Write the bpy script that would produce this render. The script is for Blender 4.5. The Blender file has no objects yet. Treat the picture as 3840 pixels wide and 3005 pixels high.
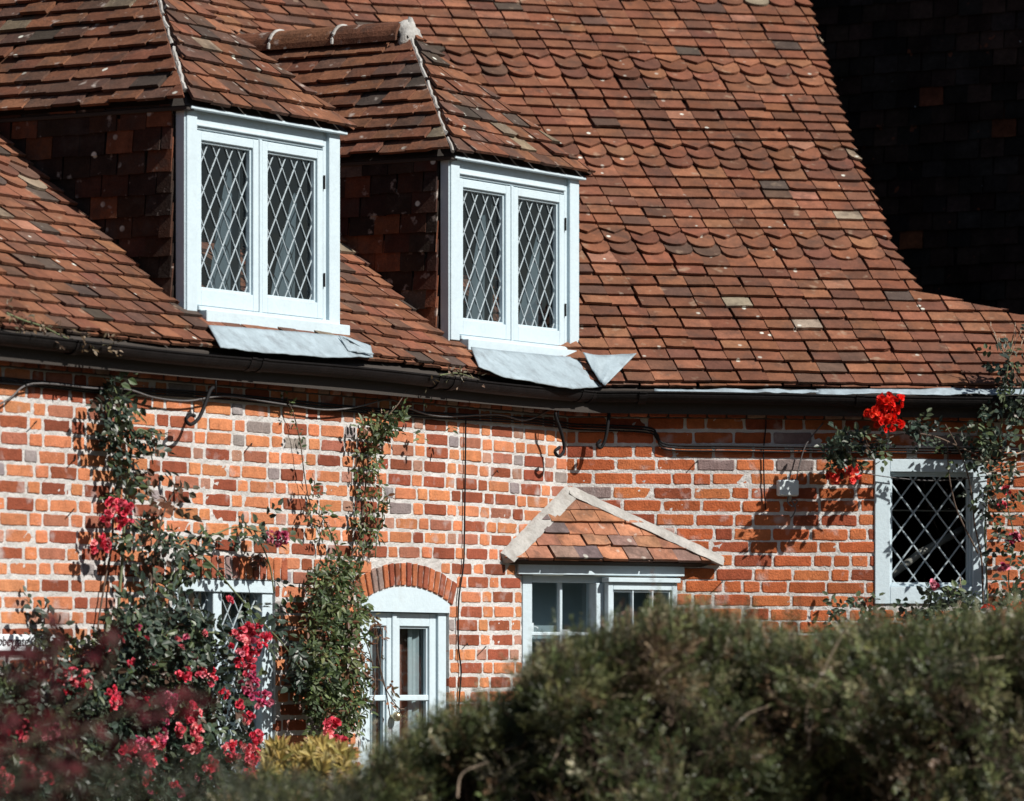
import bpy, math, random
import numpy as np
from mathutils import Vector
random.seed(7)
RNG = np.random.default_rng(7)
R = math.radians
sc = bpy.context.scene
COL = sc.collection

# ------------------------------------------------------------------ camera, sky, sun, exposure
FPX, HOR, S = 18900.0, 2550.0, 3840.0 / 2183.0     # focal length and eye level in photo pixels
cam = bpy.data.cameras.new('camera')
camo = bpy.data.objects.new('camera', cam)
COL.objects.link(camo)
camo.rotation_euler = (R(90), 0, 0)
cam.sensor_width = 36
cam.lens = 36 * FPX / 3840
cam.shift_y = (HOR - 1502.5) / 3840
cam.clip_start, cam.clip_end = 0.5, 3000
cam.dof.use_dof = True
cam.dof.focus_distance = 26.5
cam.dof.aperture_fstop = 3.0
sc.camera = camo

SUN_AZ, SUN_EL = R(60), R(41)      # azimuth to the right of "behind the camera"
sdir = Vector((math.sin(SUN_AZ) * math.cos(SUN_EL), -math.cos(SUN_AZ) * math.cos(SUN_EL), math.sin(SUN_EL)))
w = bpy.data.worlds.new('World')
sc.world = w
w.use_nodes = True
nt = w.node_tree
sky = nt.nodes.new('ShaderNodeTexSky')
sky.sky_type = 'NISHITA'
sky.sun_disc = False
sky.sun_elevation = SUN_EL
sky.sun_rotation = math.atan2(sdir.x, sdir.y)
nt.links.new(sky.outputs[0], nt.nodes['Background'].inputs[0])
nt.nodes['Background'].inputs[1].default_value = 0.05
sl = bpy.data.lights.new('sun', 'SUN')
sl.energy = 5
sl.angle = R(0.55)
sl.color = (1.0, 0.95, 0.88)
slo = bpy.data.objects.new('sun', sl)
COL.objects.link(slo)
slo.rotation_euler = sdir.to_track_quat('Z', 'Y').to_euler()
slo.location = (8, 10, 12)
sc.view_settings.view_transform = 'Standard'
sc.view_settings.look = 'None'
sc.view_settings.exposure = 0.48
sc.view_settings.gamma = 1.0

# ------------------------------------------------------------------ frames of the two walls
K = np.array([0.306, 27.8])                        # foot of the inner corner where both walls meet
TH1, TH2 = R(59), R(14)
d1 = np.array([math.cos(TH1), math.sin(TH1)]); n1 = np.array([d1[1], -d1[0]])
d2 = np.array([math.cos(TH2), math.sin(TH2)]); n2 = np.array([d2[1], -d2[0]])
GROUND = -1.62
E, TP, QE = 1.62, 0.85, 0.12                       # eave height above the eye, tan of the pitch, overhang

class Frame:
    """vertical frame: a along the wall, q out of it, z up"""
    def __init__(s, o, d):
        s.o = np.array(o, float); s.d = np.array(d, float) / np.linalg.norm(d)
        s.n = np.array([s.d[1], -s.d[0]])
    def w(s, a, q, z):
        p = s.o + s.d * a + s.n * q
        return (p[0], p[1], z)
    def at(s, X, Y, q=0.0):
        dx = (X * S - 1920) / FPX; dz = (HOR - Y * S) / FPX
        y = (q + s.n @ s.o) / (s.n[0] * dx + s.n[1])
        p = np.array([dx * y, y]) - s.o
        return float(p @ s.d), float(dz * y)
    def pt(s, X, Y, q=0.0):
        a, z = s.at(X, Y, q)
        return s.w(a, q, z)
W1, W2 = Frame(K, d1), Frame(K, d2)

def on_roof(fr, X, Y, off=0.0):
    """point of the photo on the roof plane above wall fr, lifted by off"""
    dx = (X * S - 1920) / FPX; dz = (HOR - Y * S) / FPX
    # z = E + off + TP*(QE - q)   q = n.(p-o)
    y = (E + off + TP * (QE + fr.n @ fr.o)) / (dz + TP * (fr.n[0] * dx + fr.n[1]))
    return (dx * y, y, dz * y)

# ------------------------------------------------------------------ mesh helpers
class MB:
    def __init__(s): s.V = []; s.F = []; s.C = []; s.n = 0
    def add(s, v, f, c=None):
        v = np.asarray(v, float).reshape(-1, 3)
        for i, q in enumerate(f):
            s.F.append([k + s.n for k in q])
            s.C.append(c if (c is None or np.ndim(c) == 1) else c[i])
        s.V.append(v); s.n += len(v)
    def add_many(s, v, f, c):
        """v (N,k,3), f list of index tuples in one item, c (N,3)"""
        N, k = v.shape[:2]
        base = s.n + np.arange(N) * k
        for t in f:
            s.F.extend((base[:, None] + np.array(t)[None, :]).tolist())
            s.C.extend([tuple(x) for x in c])
        s.V.append(v.reshape(-1, 3)); s.n += N * k
    def box(s, fr, a0, a1, q0, q1, z0, z1, c=None, ch=0.003):
        lo = (min(a0, a1), min(q0, q1), min(z0, z1)); hi = (max(a0, a1), max(q0, q1), max(z0, z1))
        ch = min(ch, 0.3 * min(hi[i] - lo[i] for i in range(3)))
        v = []; idx = {}
        for ix in (0, 1):
            for iy in (0, 1):
                for iz in (0, 1):
                    co = [(lo, hi)[i][k] for k, i in enumerate((ix, iy, iz))]
                    sg = [(1, -1)[i] for i in (ix, iy, iz)]
                    for ax in range(3):          # vertex lying on the face normal to ax
                        p = list(co)
                        for b in range(3):
                            if b != ax: p[b] += sg[b] * ch
                        idx[(ix, iy, iz, ax)] = len(v); v.append(fr.w(*p))
        f = []
        def F(*k): f.append([idx[x] for x in k])
        for i in (0, 1):
            F((i,0,0,0),(i,0,1,0),(i,1,1,0),(i,1,0,0)); F((0,i,0,1),(1,i,0,1),(1,i,1,1),(0,i,1,1)); F((0,0,i,2),(0,1,i,2),(1,1,i,2),(1,0,i,2))
        for i in (0, 1):
            for j in (0, 1):
                F((i,j,0,0),(i,j,1,0),(i,j,1,1),(i,j,0,1))
                F((i,0,j,0),(i,1,j,0),(i,1,j,2),(i,0,j,2))
                F((0,i,j,1),(1,i,j,1),(1,i,j,2),(0,i,j,2))
        for ix in (0, 1):
            for iy in (0, 1):
                for iz in (0, 1): F((ix,iy,iz,0),(ix,iy,iz,1),(ix,iy,iz,2))
        s.add(v, f, c)
    def tube(s, pts, r, seg=6, c=None, r1=None):
        pts = [Vector(p) for p in pts]; n = len(pts)
        if n < 2: return
        v = []
        up = Vector((0.13, 0.2, 0.97))
        for i, p in enumerate(pts):
            t = (pts[min(i + 1, n - 1)] - pts[max(i - 1, 0)])
            if t.length < 1e-6: t = Vector((0, 0, 1))
            t.normalize()
            x = t.cross(up)
            if x.length < 0.15: x = t.cross(Vector((1, 0, 0)))
            x.normalize(); y = t.cross(x)
            rr = r if r1 is None else r + (r1 - r) * i / (n - 1)
            for k in range(seg):
                a = 2 * math.pi * k / seg
                v.append(p + (x * math.cos(a) + y * math.sin(a)) * rr)
        f = []
        for i in range(n - 1):
            for k in range(seg):
                k2 = (k + 1) % seg
                f.append((i*seg+k, i*seg+k2, (i+1)*seg+k2, (i+1)*seg+k))
        f.append(tuple(range(seg))[::-1]); f.append(tuple((n-1)*seg+k for k in range(seg)))
        s.add([tuple(q) for q in v], f, c)
    def build(s, name, mat, parent=None, smooth=False):
        m = bpy.data.meshes.new(name)
        V = np.concatenate(s.V) if s.V else np.zeros((0, 3))
        off = np.zeros(3)
        p = parent
        while p is not None: off += np.array(p.location); p = p.parent
        V = V - off
        m.from_pydata(V.tolist(), [], s.F)
        if s.C and s.C[0] is not None:
            at = m.attributes.new('Col', 'FLOAT_COLOR', 'FACE')
            cc = np.ones((len(s.F), 4), np.float32)
            cc[:, :3] = np.array([c if c is not None else (1, 1, 1) for c in s.C])
            at.data.foreach_set('color', cc.ravel())
        if smooth: m.polygons.foreach_set('use_smooth', [True] * len(m.polygons))
        m.materials.append(mat)
        m.update()
        o = bpy.data.objects.new(name, m)
        COL.objects.link(o)
        if parent is not None: o.parent = parent
        return o

def tag(o, label=None, cat=None, group=None, kind=None):
    if label: o['label'] = label
    if cat: o['category'] = cat
    if group: o['group'] = group
    if kind: o['kind'] = kind
    return o
def thing(name, loc, label, cat, group=None):
    o = bpy.data.objects.new(name, None); COL.objects.link(o)
    o.location = loc; o.empty_display_size = 0.2
    return tag(o, label, cat, group)
def part(name, parent, loc=(0, 0, 0)):
    o = bpy.data.objects.new(name, None); COL.objects.link(o)
    o.parent = parent; o.location = loc
    return o

def smooth_path(pts, n=6):
    """Catmull-Rom through 3D points"""
    P = [np.array(p, float) for p in pts]
    P = [2 * P[0] - P[1]] + P + [2 * P[-1] - P[-2]]
    out = []
    for i in range(1, len(P) - 2):
        for k in range(n):
            t = k / n
            a, b, c, d = P[i-1], P[i], P[i+1], P[i+2]
            out.append(0.5*((2*b)+(c-a)*t+(2*a-5*b+4*c-d)*t*t+(3*b-a-3*c+d)*t**3))
    out.append(P[-2])
    return [tuple(x) for x in out]

# ------------------------------------------------------------------ materials
def mat(name, col=(0.5, 0.5, 0.5), rough=0.8, attr=False, noise=0.0, nscale=20, bump=0.0, bscale=60,
        metal=0.0, spec=0.5, spots=None, trans=0.0, stain=None, speckle=None, broad=None):
    m = bpy.data.materials.new(name); m.use_nodes = True
    t = m.node_tree; b = t.nodes['Principled BSDF']
    N = t.nodes.new; L = t.links.new
    b.inputs['Roughness'].default_value = rough
    b.inputs['Metallic'].default_value = metal
    b.inputs['Specular IOR Level'].default_value = spec
    tc = N('ShaderNodeTexCoord').outputs['Object']
    if attr:
        a = N('ShaderNodeAttribute'); a.attribute_name = 'Col'; c = a.outputs['Color']
    else:
        a = N('ShaderNodeRGB'); a.outputs[0].default_value = (*col, 1); c = a.outputs[0]
    def ntex(scale, det=4, ro=0.6):
        n = N('ShaderNodeTexNoise'); n.inputs['Scale'].default_value = scale
        n.inputs['Detail'].default_value = det; n.inputs['Roughness'].default_value = ro
        L(tc, n.inputs['Vector']); return n.outputs['Fac']
    def mapr(fac, a0, a1, b0, b1):
        r = N('ShaderNodeMapRange'); L(fac, r.inputs[0])
        for i, x in enumerate((a0, a1, b0, b1)): r.inputs[i + 1].default_value = x
        return r.outputs[0]
    def mix(fac, c0, c1, mode='MIX'):
        x = N('ShaderNodeMix'); x.data_type = 'RGBA'; x.blend_type = mode
        if isinstance(fac, float): x.inputs[0].default_value = fac
        else: L(fac, x.inputs[0])
        for s_, v in ((6, c0), (7, c1)):
            if isinstance(v, tuple): x.inputs[s_].default_value = (*v, 1)
            else: L(v, x.inputs[s_])
        return x.outputs[2]
    if noise:
        f = mapr(ntex(nscale), 0.3, 0.7, 1 - noise, 1 + noise)
        g = N('ShaderNodeVectorMath'); g.operation = 'SCALE'; L(c, g.inputs[0]); L(f, g.inputs['Scale']); c = g.outputs[0]
        f = mapr(ntex(nscale * 5.3, 5, 0.7), 0.3, 0.7, 1 - noise * 0.7, 1 + noise * 0.7)
        g = N('ShaderNodeVectorMath'); g.operation = 'SCALE'; L(c, g.inputs[0]); L(f, g.inputs['Scale']); c = g.outputs[0]
    if broad:                      # slow changes over metres: (scale, low, high, tint)
        c = mix(mapr(ntex(broad[0], 5, 0.62), 0.38, 0.66, broad[1], broad[2]), c, broad[3], 'MULTIPLY')
    if stain:                      # (colour, scale, lo, hi, amount)
        c = mix(mapr(ntex(stain[1], 6, 0.65), stain[2], stain[3], 0, stain[4]), c, stain[0])
    if spots:
        c = mix(mapr(ntex(spots[1], 3, 0.5), spots[2], spots[3], 0, spots[4]), c, spots[0])
    if speckle:                    # round lichen dots: (colour, scale, radius)
        v = N('ShaderNodeTexVoronoi'); v.inputs['Scale'].default_value = speckle[1]
        L(tc, v.inputs['Vector'])
        d = mapr(v.outputs['Distance'], speckle[2] * 0.7, speckle[2], 1, 0)
        k = mapr(ntex(2.3, 3, 0.6), 0.5, 0.62, 0, 1)
        mm = N('ShaderNodeMath'); mm.operation = 'MULTIPLY'; L(d, mm.inputs[0]); L(k, mm.inputs[1])
        c = mix(mm.outputs[0], c, speckle[0])
    L(c, b.inputs['Base Color'])
    if bump:
        bp = N('ShaderNodeBump'); bp.inputs['Strength'].default_value = bump; bp.inputs['Distance'].default_value = 0.01
        L(ntex(bscale, 6, 0.65), bp.inputs['Height']); L(bp.outputs[0], b.inputs['Normal'])
    if trans:
        tr = N('ShaderNodeBsdfTranslucent'); L(c, tr.inputs[0])
        ms = N('ShaderNodeMixShader'); ms.inputs[0].default_value = trans
        L(b.outputs[0], ms.inputs[1]); L(tr.outputs[0], ms.inputs[2])
        L(ms.outputs[0], t.nodes['Material Output'].inputs[0])
    return m

def glass_mat(name, tint=(0.75, 0.8, 0.82), refl=1.0):
    m = bpy.data.materials.new(name); m.use_nodes = True
    t = m.node_tree; t.nodes.remove(t.nodes['Principled BSDF'])
    N = t.nodes.new; L = t.links.new
    tr = N('ShaderNodeBsdfTransparent'); tr.inputs[0].default_value = (*tint, 1)
    gl = N('ShaderNodeBsdfGlossy'); gl.inputs['Roughness'].default_value = 0.03; gl.inputs[0].default_value = (refl, refl, refl, 1)
    lw = N('ShaderNodeLayerWeight'); lw.inputs[0].default_value = 0.5
    pw = N('ShaderNodeMath'); pw.operation = 'POWER'; pw.inputs[1].default_value = 5; L(lw.outputs['Facing'], pw.inputs[0])
    fr = N('ShaderNodeMapRange'); fr.inputs[3].default_value = 0.06; L(pw.outputs[0], fr.inputs[0])
    bp = N('ShaderNodeBump'); bp.inputs['Strength'].default_value = 0.12; bp.inputs['Distance'].default_value = 0.02
    nn = N('ShaderNodeTexNoise'); nn.inputs['Scale'].default_value = 6; L(nn.outputs['Fac'], bp.inputs['Height'])
    tc = N('ShaderNodeTexCoord'); L(tc.outputs['Object'], nn.inputs['Vector']); L(bp.outputs[0], gl.inputs['Normal'])
    ms = N('ShaderNodeMixShader'); L(fr.outputs[0], ms.inputs[0]); L(tr.outputs[0], ms.inputs[1]); L(gl.outputs[0], ms.inputs[2])
    L(ms.outputs[0], t.nodes['Material Output'].inputs[0])
    return m

LICHEN = (0.55, 0.56, 0.5)
M = dict(
    tile=mat('clay_tile', rough=0.85, attr=True, noise=0.22, nscale=11, bump=0.5, bscale=70, spec=0.25,
             stain=((0.045, 0.028, 0.022), 7.5, 0.5, 0.72, 0.7), spots=((0.32, 0.24, 0.17), 13, 0.63, 0.78, 0.6), speckle=(LICHEN, 9, 0.13), broad=(1.3, 0.0, 0.75, (0.62, 0.60, 0.55))),
    tile_old=mat('weathered_tile', rough=0.9, attr=True, noise=0.3, nscale=12, bump=0.6, bscale=70, spec=0.2,
             stain=((0.045, 0.035, 0.03), 8, 0.5, 0.7, 0.65), spots=((0.42, 0.37, 0.33), 15, 0.64, 0.76, 0.7), speckle=(LICHEN, 8, 0.15), broad=(1.8, 0.0, 0.8, (0.6, 0.6, 0.55))),
    brick=mat('old_brick', rough=0.9, attr=True, noise=0.18, nscale=18, bump=0.8, bscale=90, spec=0.2,
              stain=((0.07, 0.03, 0.02), 26, 0.6, 0.8, 0.5), spots=((0.42, 0.38, 0.37), 8, 0.60, 0.76, 0.65), broad=(1.6, 0.0, 0.55, (0.70, 0.66, 0.64))),
    mortar=mat('lime_mortar', (0.53, 0.52, 0.51), 0.95, noise=0.12, nscale=12, bump=1.0, bscale=80, spec=0.1, stain=((0.36, 0.31, 0.28), 5, 0.52, 0.78, 0.6), broad=(1.6, 0.0, 0.5, (0.75, 0.73, 0.7))),
    cement=mat('cement_fillet', (0.33, 0.325, 0.31), 0.95, noise=0.18, nscale=9, bump=0.8, bscale=50, spec=0.1, stain=((0.17, 0.15, 0.13), 8, 0.5, 0.7, 0.7)),
    white=mat('white_paint', (0.455, 0.55, 0.60), 0.55, noise=0.05, nscale=7, bump=0.25, bscale=55, spec=0.3, stain=((0.30, 0.33, 0.33), 7, 0.56, 0.82, 0.55)),
    lead=mat('lead_came', (0.35, 0.415, 0.45), 0.55, noise=0.15, nscale=30, metal=0.2, bump=0.3),
    sheet=mat('lead_sheet', (0.27, 0.335, 0.375), 0.7, noise=0.15, nscale=7, bump=0.5, bscale=16, metal=0.15, stain=((0.13, 0.15, 0.165), 9, 0.5, 0.72, 0.75)),
    gutter=mat('black_iron', (0.006, 0.005, 0.005), 0.6, noise=0.4, nscale=9, bump=0.35, bscale=40, spec=0.14, stain=((0.035, 0.02, 0.014), 5, 0.56, 0.78, 0.35)),
    iron=mat('wrought_iron', (0.010, 0.010, 0.011), 0.7, bump=0.3, spec=0.15),
    cable=mat('black_cable', (0.010, 0.010, 0.011), 0.7, spec=0.15),
    cablegrey=mat('grey_cable', (0.09, 0.085, 0.085), 0.6, noise=0.3, nscale=8),
    plastic=mat('grey_plastic', (0.55, 0.62, 0.64), 0.5, bump=0.05),
    dark=mat('dark_timber', (0.03, 0.024, 0.02), 0.9, bump=0.4),
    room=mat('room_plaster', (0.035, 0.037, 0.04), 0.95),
    blackroom=mat('unlit_room', (0.008, 0.008, 0.009), 1.0, spec=0.0),  # near-black colour stands in for missing light behind the right window
    blind=mat('roller_blind', (0.21, 0.265, 0.28), 0.9, noise=.05, nscale=3),
    curtain=mat('curtain_cloth', (0.075, 0.102, 0.118), 0.9, noise=0.08, nscale=5),
    roomlight=mat('pale_room_wall', (0.33, 0.40, 0.41), 0.9, noise=0.05, nscale=5),
    china=mat('white_china', (0.75, 0.77, 0.78), 0.4),
    wood=mat('pale_wood', (0.45, 0.40, 0.34), 0.6, bump=0.2),
    glass=glass_mat('window_glass'),
    leaf=mat('rose_leaf', rough=0.42, attr=True, noise=0.12, nscale=30, spec=0.38, trans=0.12),
    leaf_soft=mat('vine_leaf', rough=0.5, attr=True, noise=0.12, nscale=30, spec=0.4, trans=0.25),
    petal=mat('rose_petal', rough=0.6, attr=True, noise=0.1, nscale=60, spec=0.2, trans=0.2),
    needle=mat('hedge_needle', rough=0.45, attr=True, spec=0.45, trans=0.15),
    stem=mat('green_stem', (0.11, 0.13, 0.06), 0.6, noise=0.3, nscale=20, bump=0.3),
    twig=mat('brown_twig', (0.10, 0.065, 0.045), 0.8, noise=0.4, nscale=20, bump=0.4),
    paletwig=mat('pale_bark', (0.34, 0.26, 0.19), 0.8, noise=0.4, nscale=25, bump=0.4),
    core=mat('hedge_inner_shade', (0.022, 0.02, 0.014), 1.0, noise=0.5, nscale=12, bump=1.0, bscale=20, spec=0.0),
    maple=mat('maple_leaf', rough=0.6, attr=True, noise=0.1, nscale=30, spec=0.2, trans=0.12),
    tree_screen=mat('screen_foliage', (0.035, 0.045, 0.022), 1.0, noise=0.5, nscale=0.8, bump=1.0, bscale=2, spec=0.0),
    soil=mat('garden_soil', (0.07, 0.06, 0.035), 1.0, noise=0.4, nscale=1.5, bump=0.8, bscale=8),
    signw=mat('sign_enamel', (0.72, 0.78, 0.82), 0.4),
    ink=mat('sign_lettering', (0.03, 0.03, 0.035), 0.6),
    brass=mat('brass_knob', (0.45, 0.38, 0.25), 0.35, metal=0.9),
)

def jit(c, v=0.12, h=0.04):
    k = 1 + random.uniform(-v, v)
    return tuple(max(0.004, x * k * (1 + random.uniform(-h, h))) for x in c)
def pick(pal):
    r = random.random() * sum(p[0] for p in pal)
    for p in pal:
        r -= p[0]
        if r <= 0: return jit(p[1], *(p[2:] if len(p) > 2 else ()))
    return jit(pal[-1][1])

# ------------------------------------------------------------------ tiles
TILE_PAL = [(60, (0.172, 0.067, 0.037), 0.18, 0.06), (20, (0.222, 0.094, 0.052), 0.13, 0.05), (22, (0.130, 0.054, 0.034), 0.17, 0.05),
            (1.6, (0.095, 0.055, 0.04), 0.2), (1.6, (0.26, 0.21, 0.155), 0.12), (1.4, (0.28, 0.13, 0.085), 0.12)]
OLD_PAL = [(46, (0.150, 0.062, 0.036), 0.18, 0.05), (18, (0.19, 0.08, 0.044), 0.15), (22, (0.098, 0.052, 0.037), 0.18), (9, (0.064, 0.047, 0.038), 0.2), (3, (0.2, 0.155, 0.11), 0.15)]
BAY_PAL = [(40, (0.27, 0.13, 0.08), 0.18, 0.06), (26, (0.19, 0.12, 0.10), 0.15), (24, (0.36, 0.16, 0.09), 0.15), (14, (0.13, 0.10, 0.10), 0.15)]
def tile_outline(w_, L, kind):
    """lower edge then upper edge, x across, y up the slope"""
    h = w_ / 2
    if kind == 'round':
        lo = [(-h * math.cos(math.pi * i / 8), 0.072 * (1 - math.sin(math.pi * i / 8) ** 0.9)) for i in range(9)]
    elif kind == 'point':
        lo = [(-h, 0.058), (-h * 0.5, 0.029), (0, 0), (h * 0.5, 0.029), (h, 0.058)]
    else:
        lo = [(-h + w_ * i / 4, random.uniform(-0.0022, 0.0022)) for i in range(5)]
        if random.random() < 0.07:      # chipped corner
            if random.random() < .5: lo[0] = (-h, random.uniform(0.006, 0.016))
            else: lo[4] = (h, random.uniform(0.006, 0.016))
    return lo + [(h, L), (-h, L)]
def clip_poly(P, C):
    """clip polygon P by convex ccw polygon C (2D)"""
    for i in range(len(C)):
        a, b = C[i], C[(i + 1) % len(C)]
        def side(p): return (b[0]-a[0])*(p[1]-a[1]) - (b[1]-a[1])*(p[0]-a[0])
        out = []
        for k in range(len(P)):
            p, q = P[k], P[(k + 1) % len(P)]
            sp, sq = side(p), side(q)
            if sp >= 0: out.append(p)
            if (sp > 0 > sq) or (sp < 0 < sq):
                t = sp / (sp - sq); out.append((p[0]+(q[0]-p[0])*t, p[1]+(q[1]-p[1])*t))
        P = out
        if len(P) < 3: return []
    return P
def put_tile(mb, O, T, U, Nn, poly, lift, L, th, c, yo=0.0, roll=0.0, camber=0.0):
    """poly in (x,y) relative to O, y measured from the tile's lower edge at yo"""
    n = len(poly)
    V = []
    for lay in (0, 1):
        for x, y in poly:
            h = lift * (1 - (y - yo) / L) + roll * x + camber * (1 - ((y - yo) / L * 2 - 0.6) ** 2)
            V.append(O + T * x + U * y + Nn * (h + (th if lay == 0 else 0)))
    f = [tuple(range(n))] + [(i, i + n, (i + 1) % n + n, (i + 1) % n) for i in range(n)]
    mb.add(V, f, c)
def tile_plane(mb, O, T, U, poly, gauge, tw=0.165, L=0.2, lift=0.024, th=0.012, pal=TILE_PAL, kind=lambda r: 'plain', jl=0.003, wob=0.006, pal_fn=None):
    """lay tiles on a flat face; poly convex ccw in (x along T, y along U)"""
    O, T, U = (np.array(v, float) for v in (O, T, U)); T /= np.linalg.norm(T); U /= np.linalg.norm(U)
    Nn = np.cross(T, U)
    x0, x1 = min(p[0] for p in poly), max(p[0] for p in poly)
    y0, y1 = min(p[1] for p in poly), max(p[1] for p in poly)
    r = 0; y = y0
    ph = random.uniform(0, 6)
    while y < y1:
        x = x0 - tw + (r % 2) * tw / 2 + random.uniform(-0.015, 0.015)
        while x < x1 + tw:
            wd = tw
            out = tile_outline(wd - random.uniform(0.003, 0.010), L, kind(r))
            rot = random.gauss(0, 0.012); yy = y + random.gauss(0, 0.0025) + wob * math.sin(x * 2.3 + ph + r * 0.7)
            if r == 0: yy = y
            xj = random.gauss(0, 0.004)
            P = [(x + wd/2 + xj + px * math.cos(rot) - py * math.sin(rot), yy + px * math.sin(rot) + py * math.cos(rot)) for px, py in out]
            P = clip_poly(P, poly)
            if len(P) >= 3:
                put_tile(mb, O, T, U, Nn, P, lift + random.gauss(0, jl), L, th * random.uniform(0.85, 1.25),
                         pick(pal), yo=yy, roll=random.gauss(0, 0.008) * 0, camber=random.uniform(0, 0.003))
            x += wd
        r += 1; y += gauge

# ------------------------------------------------------------------ the cottage
house = thing('brick_cottage', (K[0], K[1], GROUND), 'red brick cottage with a swept clay tile roof, two dormers and white windows', 'house')

def roof_h(x, y, k):
    a = E + TP * (QE - (n1[0]*(x-K[0]) + n1[1]*(y-K[1])))
    b = E + TP * (QE - (n2[0]*(x-K[0]) + n2[1]*(y-K[1])))
    return (a + b + np.sqrt((a-b)**2 + k*k)) / 2
def contour(xs, z):
    """y of the roof surface at height z for each x"""
    k = 0.06 + 0.55 * min(max(z - E, 0), 2.5) / 2.5
    lo = np.full_like(xs, 5.0); hi = np.full_like(xs, 60.0)
    for _ in range(40):
        mid = (lo + hi) / 2
        g = roof_h(xs, mid, k) < z
        lo = np.where(g, mid, lo); hi = np.where(g, hi, mid)
    return lo
# right-hand verge, read off the roof plane over the right wall
VERGE = [on_roof(W2, X, Y) for X, Y in ((2330, 712), (2183, 682), (2080, 655), (1965, 632), (1905, 530), (1868, 430), (1820, 320), (1785, 220), (1755, 110), (1722, 0), (1690, -110), (1660, -230))]
VZ = np.array([v[2] for v in VERGE]); VX = np.array([v[0] for v in VERGE])
def verge_x(z): return float(np.interp(z, VZ, VX)) if z > VZ[0] else 6.0
DZ = 0.0640
mb = MB(); deck = MB()
rows = 46
prevdeck = None
for r in range(-1, rows):
    z = E + DZ * max(r, 0) + 0.0
    xs = np.arange(-4.6, 5.2, 0.02)
    ys = contour(xs, z)
    ph1, ph2 = 1.3 * r * 0.11, 0.5 * r
    seg = np.hypot(np.diff(xs), np.diff(ys)); arc = np.concatenate([[0], np.cumsum(seg)])
    ys_up = contour(xs, z + 0.03)
    kind = 'plain'
    if r >= 12 and r % 9 in (3, 4): kind = 'round'
    if r >= 12 and r % 9 == 5: kind = 'point'
    vx = verge_x(z + 0.02)
    s = (r % 2) * 0.0825 - 0.165
    drift = random.uniform(-0.012, 0.012) if kind == 'plain' else 0.0
    while s < arc[-1] - 0.4:
        wd = 0.165
        s_j = drift + (random.gauss(0, 0.004) if kind == 'plain' else 0)
        sc_ = s + wd / 2 + s_j
        if sc_ < 0.02: s += wd; continue
        x = float(np.interp(sc_, arc, xs)); y = float(np.interp(sc_, arc, ys))
        x2 = float(np.interp(sc_ + 0.03, arc, xs)); y2 = float(np.interp(sc_ + 0.03, arc, ys))
        s += wd
        T = np.array([x2 - x, y2 - y, 0]); T /= np.linalg.norm(T)
        if x - wd / 2 * T[0] > vx: break
        nh = np.array([T[1], -T[0]])
        # local slope from the surface
        yu = float(np.interp(x, xs, ys_up))
        run = abs((yu - y) * nh[1]); run = max(run, 0.012)
        U = np.array([-nh[0] * run, -nh[1] * run, 0.03]); U /= np.linalg.norm(U)
        Nn = np.cross(T, U)
        wob = 0.008 * math.sin(sc_ * 1.9 + r * 0.35) + 0.006 * math.sin(sc_ * 4.3 + r * 0.9) + random.gauss(0, 0.002)
        und = 0.012 * math.sin(sc_ * 1.1 + r * 0.21) * math.sin(r * 0.17 + 1)
        O = np.array([x, y, z]) + U * wob + Nn * und
        L = 0.21
        out = tile_outline(wd - random.uniform(0.004, 0.012), L, kind)
        rot = random.gauss(0, 0.021 if kind == 'plain' else 0.010)
        P = [(px*math.cos(rot)-py*math.sin(rot), px*math.sin(rot)+py*math.cos(rot) + 0.0) for px, py in out]
        lim = (vx - x) / max(T[0], 0.2)
        if vx < 5.5 and lim < wd + 1.2:
            m_ = (verge_x(z + 0.08) - verge_x(z + 0.02)) / 0.06 * U[2] / max(T[0], .2)
            m_ = max(m_, -6.0)
            P = clip_poly(P, [(-1, -.2), (lim - m_*.2, -.2), (lim + m_*.4, .4), (-1, .4)] if lim + m_*.4 > -.9 else [(-6, -.2), (lim - m_*.2, -.2), (lim + m_*.4, .4), (-6, .4)])
        if len(P) < 3: continue
        yo = random.gauss(0, 0.0022)
        P = [(a_, b_ + yo) for a_, b_ in P]
        if r == -1: P = [(a_, b_ + 0.0 - 0.012) for a_, b_ in P]
        lift = (0.033 + min(0.006, abs(random.gauss(0, 0.0028)))) if r >= 0 else 0.012
        old = random.random() < (0.55 if x < 0.0 else 0.05)
        c = pick(OLD_PAL if old else TILE_PAL)
        put_tile(mb, O, T, U, Nn, P, lift, L, 0.014 * random.uniform(0.85, 1.25), c, yo=yo, roll=random.gauss(0, 0.010 if kind == 'plain' else 0.004), camber=random.uniform(0, 0.003))
mb.build('tiled_roof', M['tile'], house)
# roof deck below the tiles
XS = np.linspace(-4.6, 5.2, 120); rowsv = []
for i, z in enumerate(np.linspace(E - 0.02, E + DZ * rows, 40)):
    vx = min(verge_x(z), 5.2) - 0.015
    xx = np.minimum(XS, vx)
    yy = contour(xx, z)
    rowsv.append(np.stack([xx, yy + 0.012, np.full_like(xx, z - 0.004)], 1))
V = np.concatenate(rowsv); nX = len(XS)
F = [(i*nX+j, i*nX+j+1, (i+1)*nX+j+1, (i+1)*nX+j) for i in range(39) for j in range(nX-1)]
V2 = V + np.array([0, 0.0, -0.13])
deck.add(V, F); deck.add(V2, [f[::-1] for f in F])
bo = []
for i in range(39):
    a, b = i*nX+nX-1, (i+1)*nX+nX-1
    bo.append((a, b, b + len(V), a + len(V)))
for j in range(nX-1): bo.append((j, j+1, j+1+len(V), j+len(V)))
deck.add(np.concatenate([V, V2]), bo)
deck.build('roof_deck', M['dark'], house)

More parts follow.
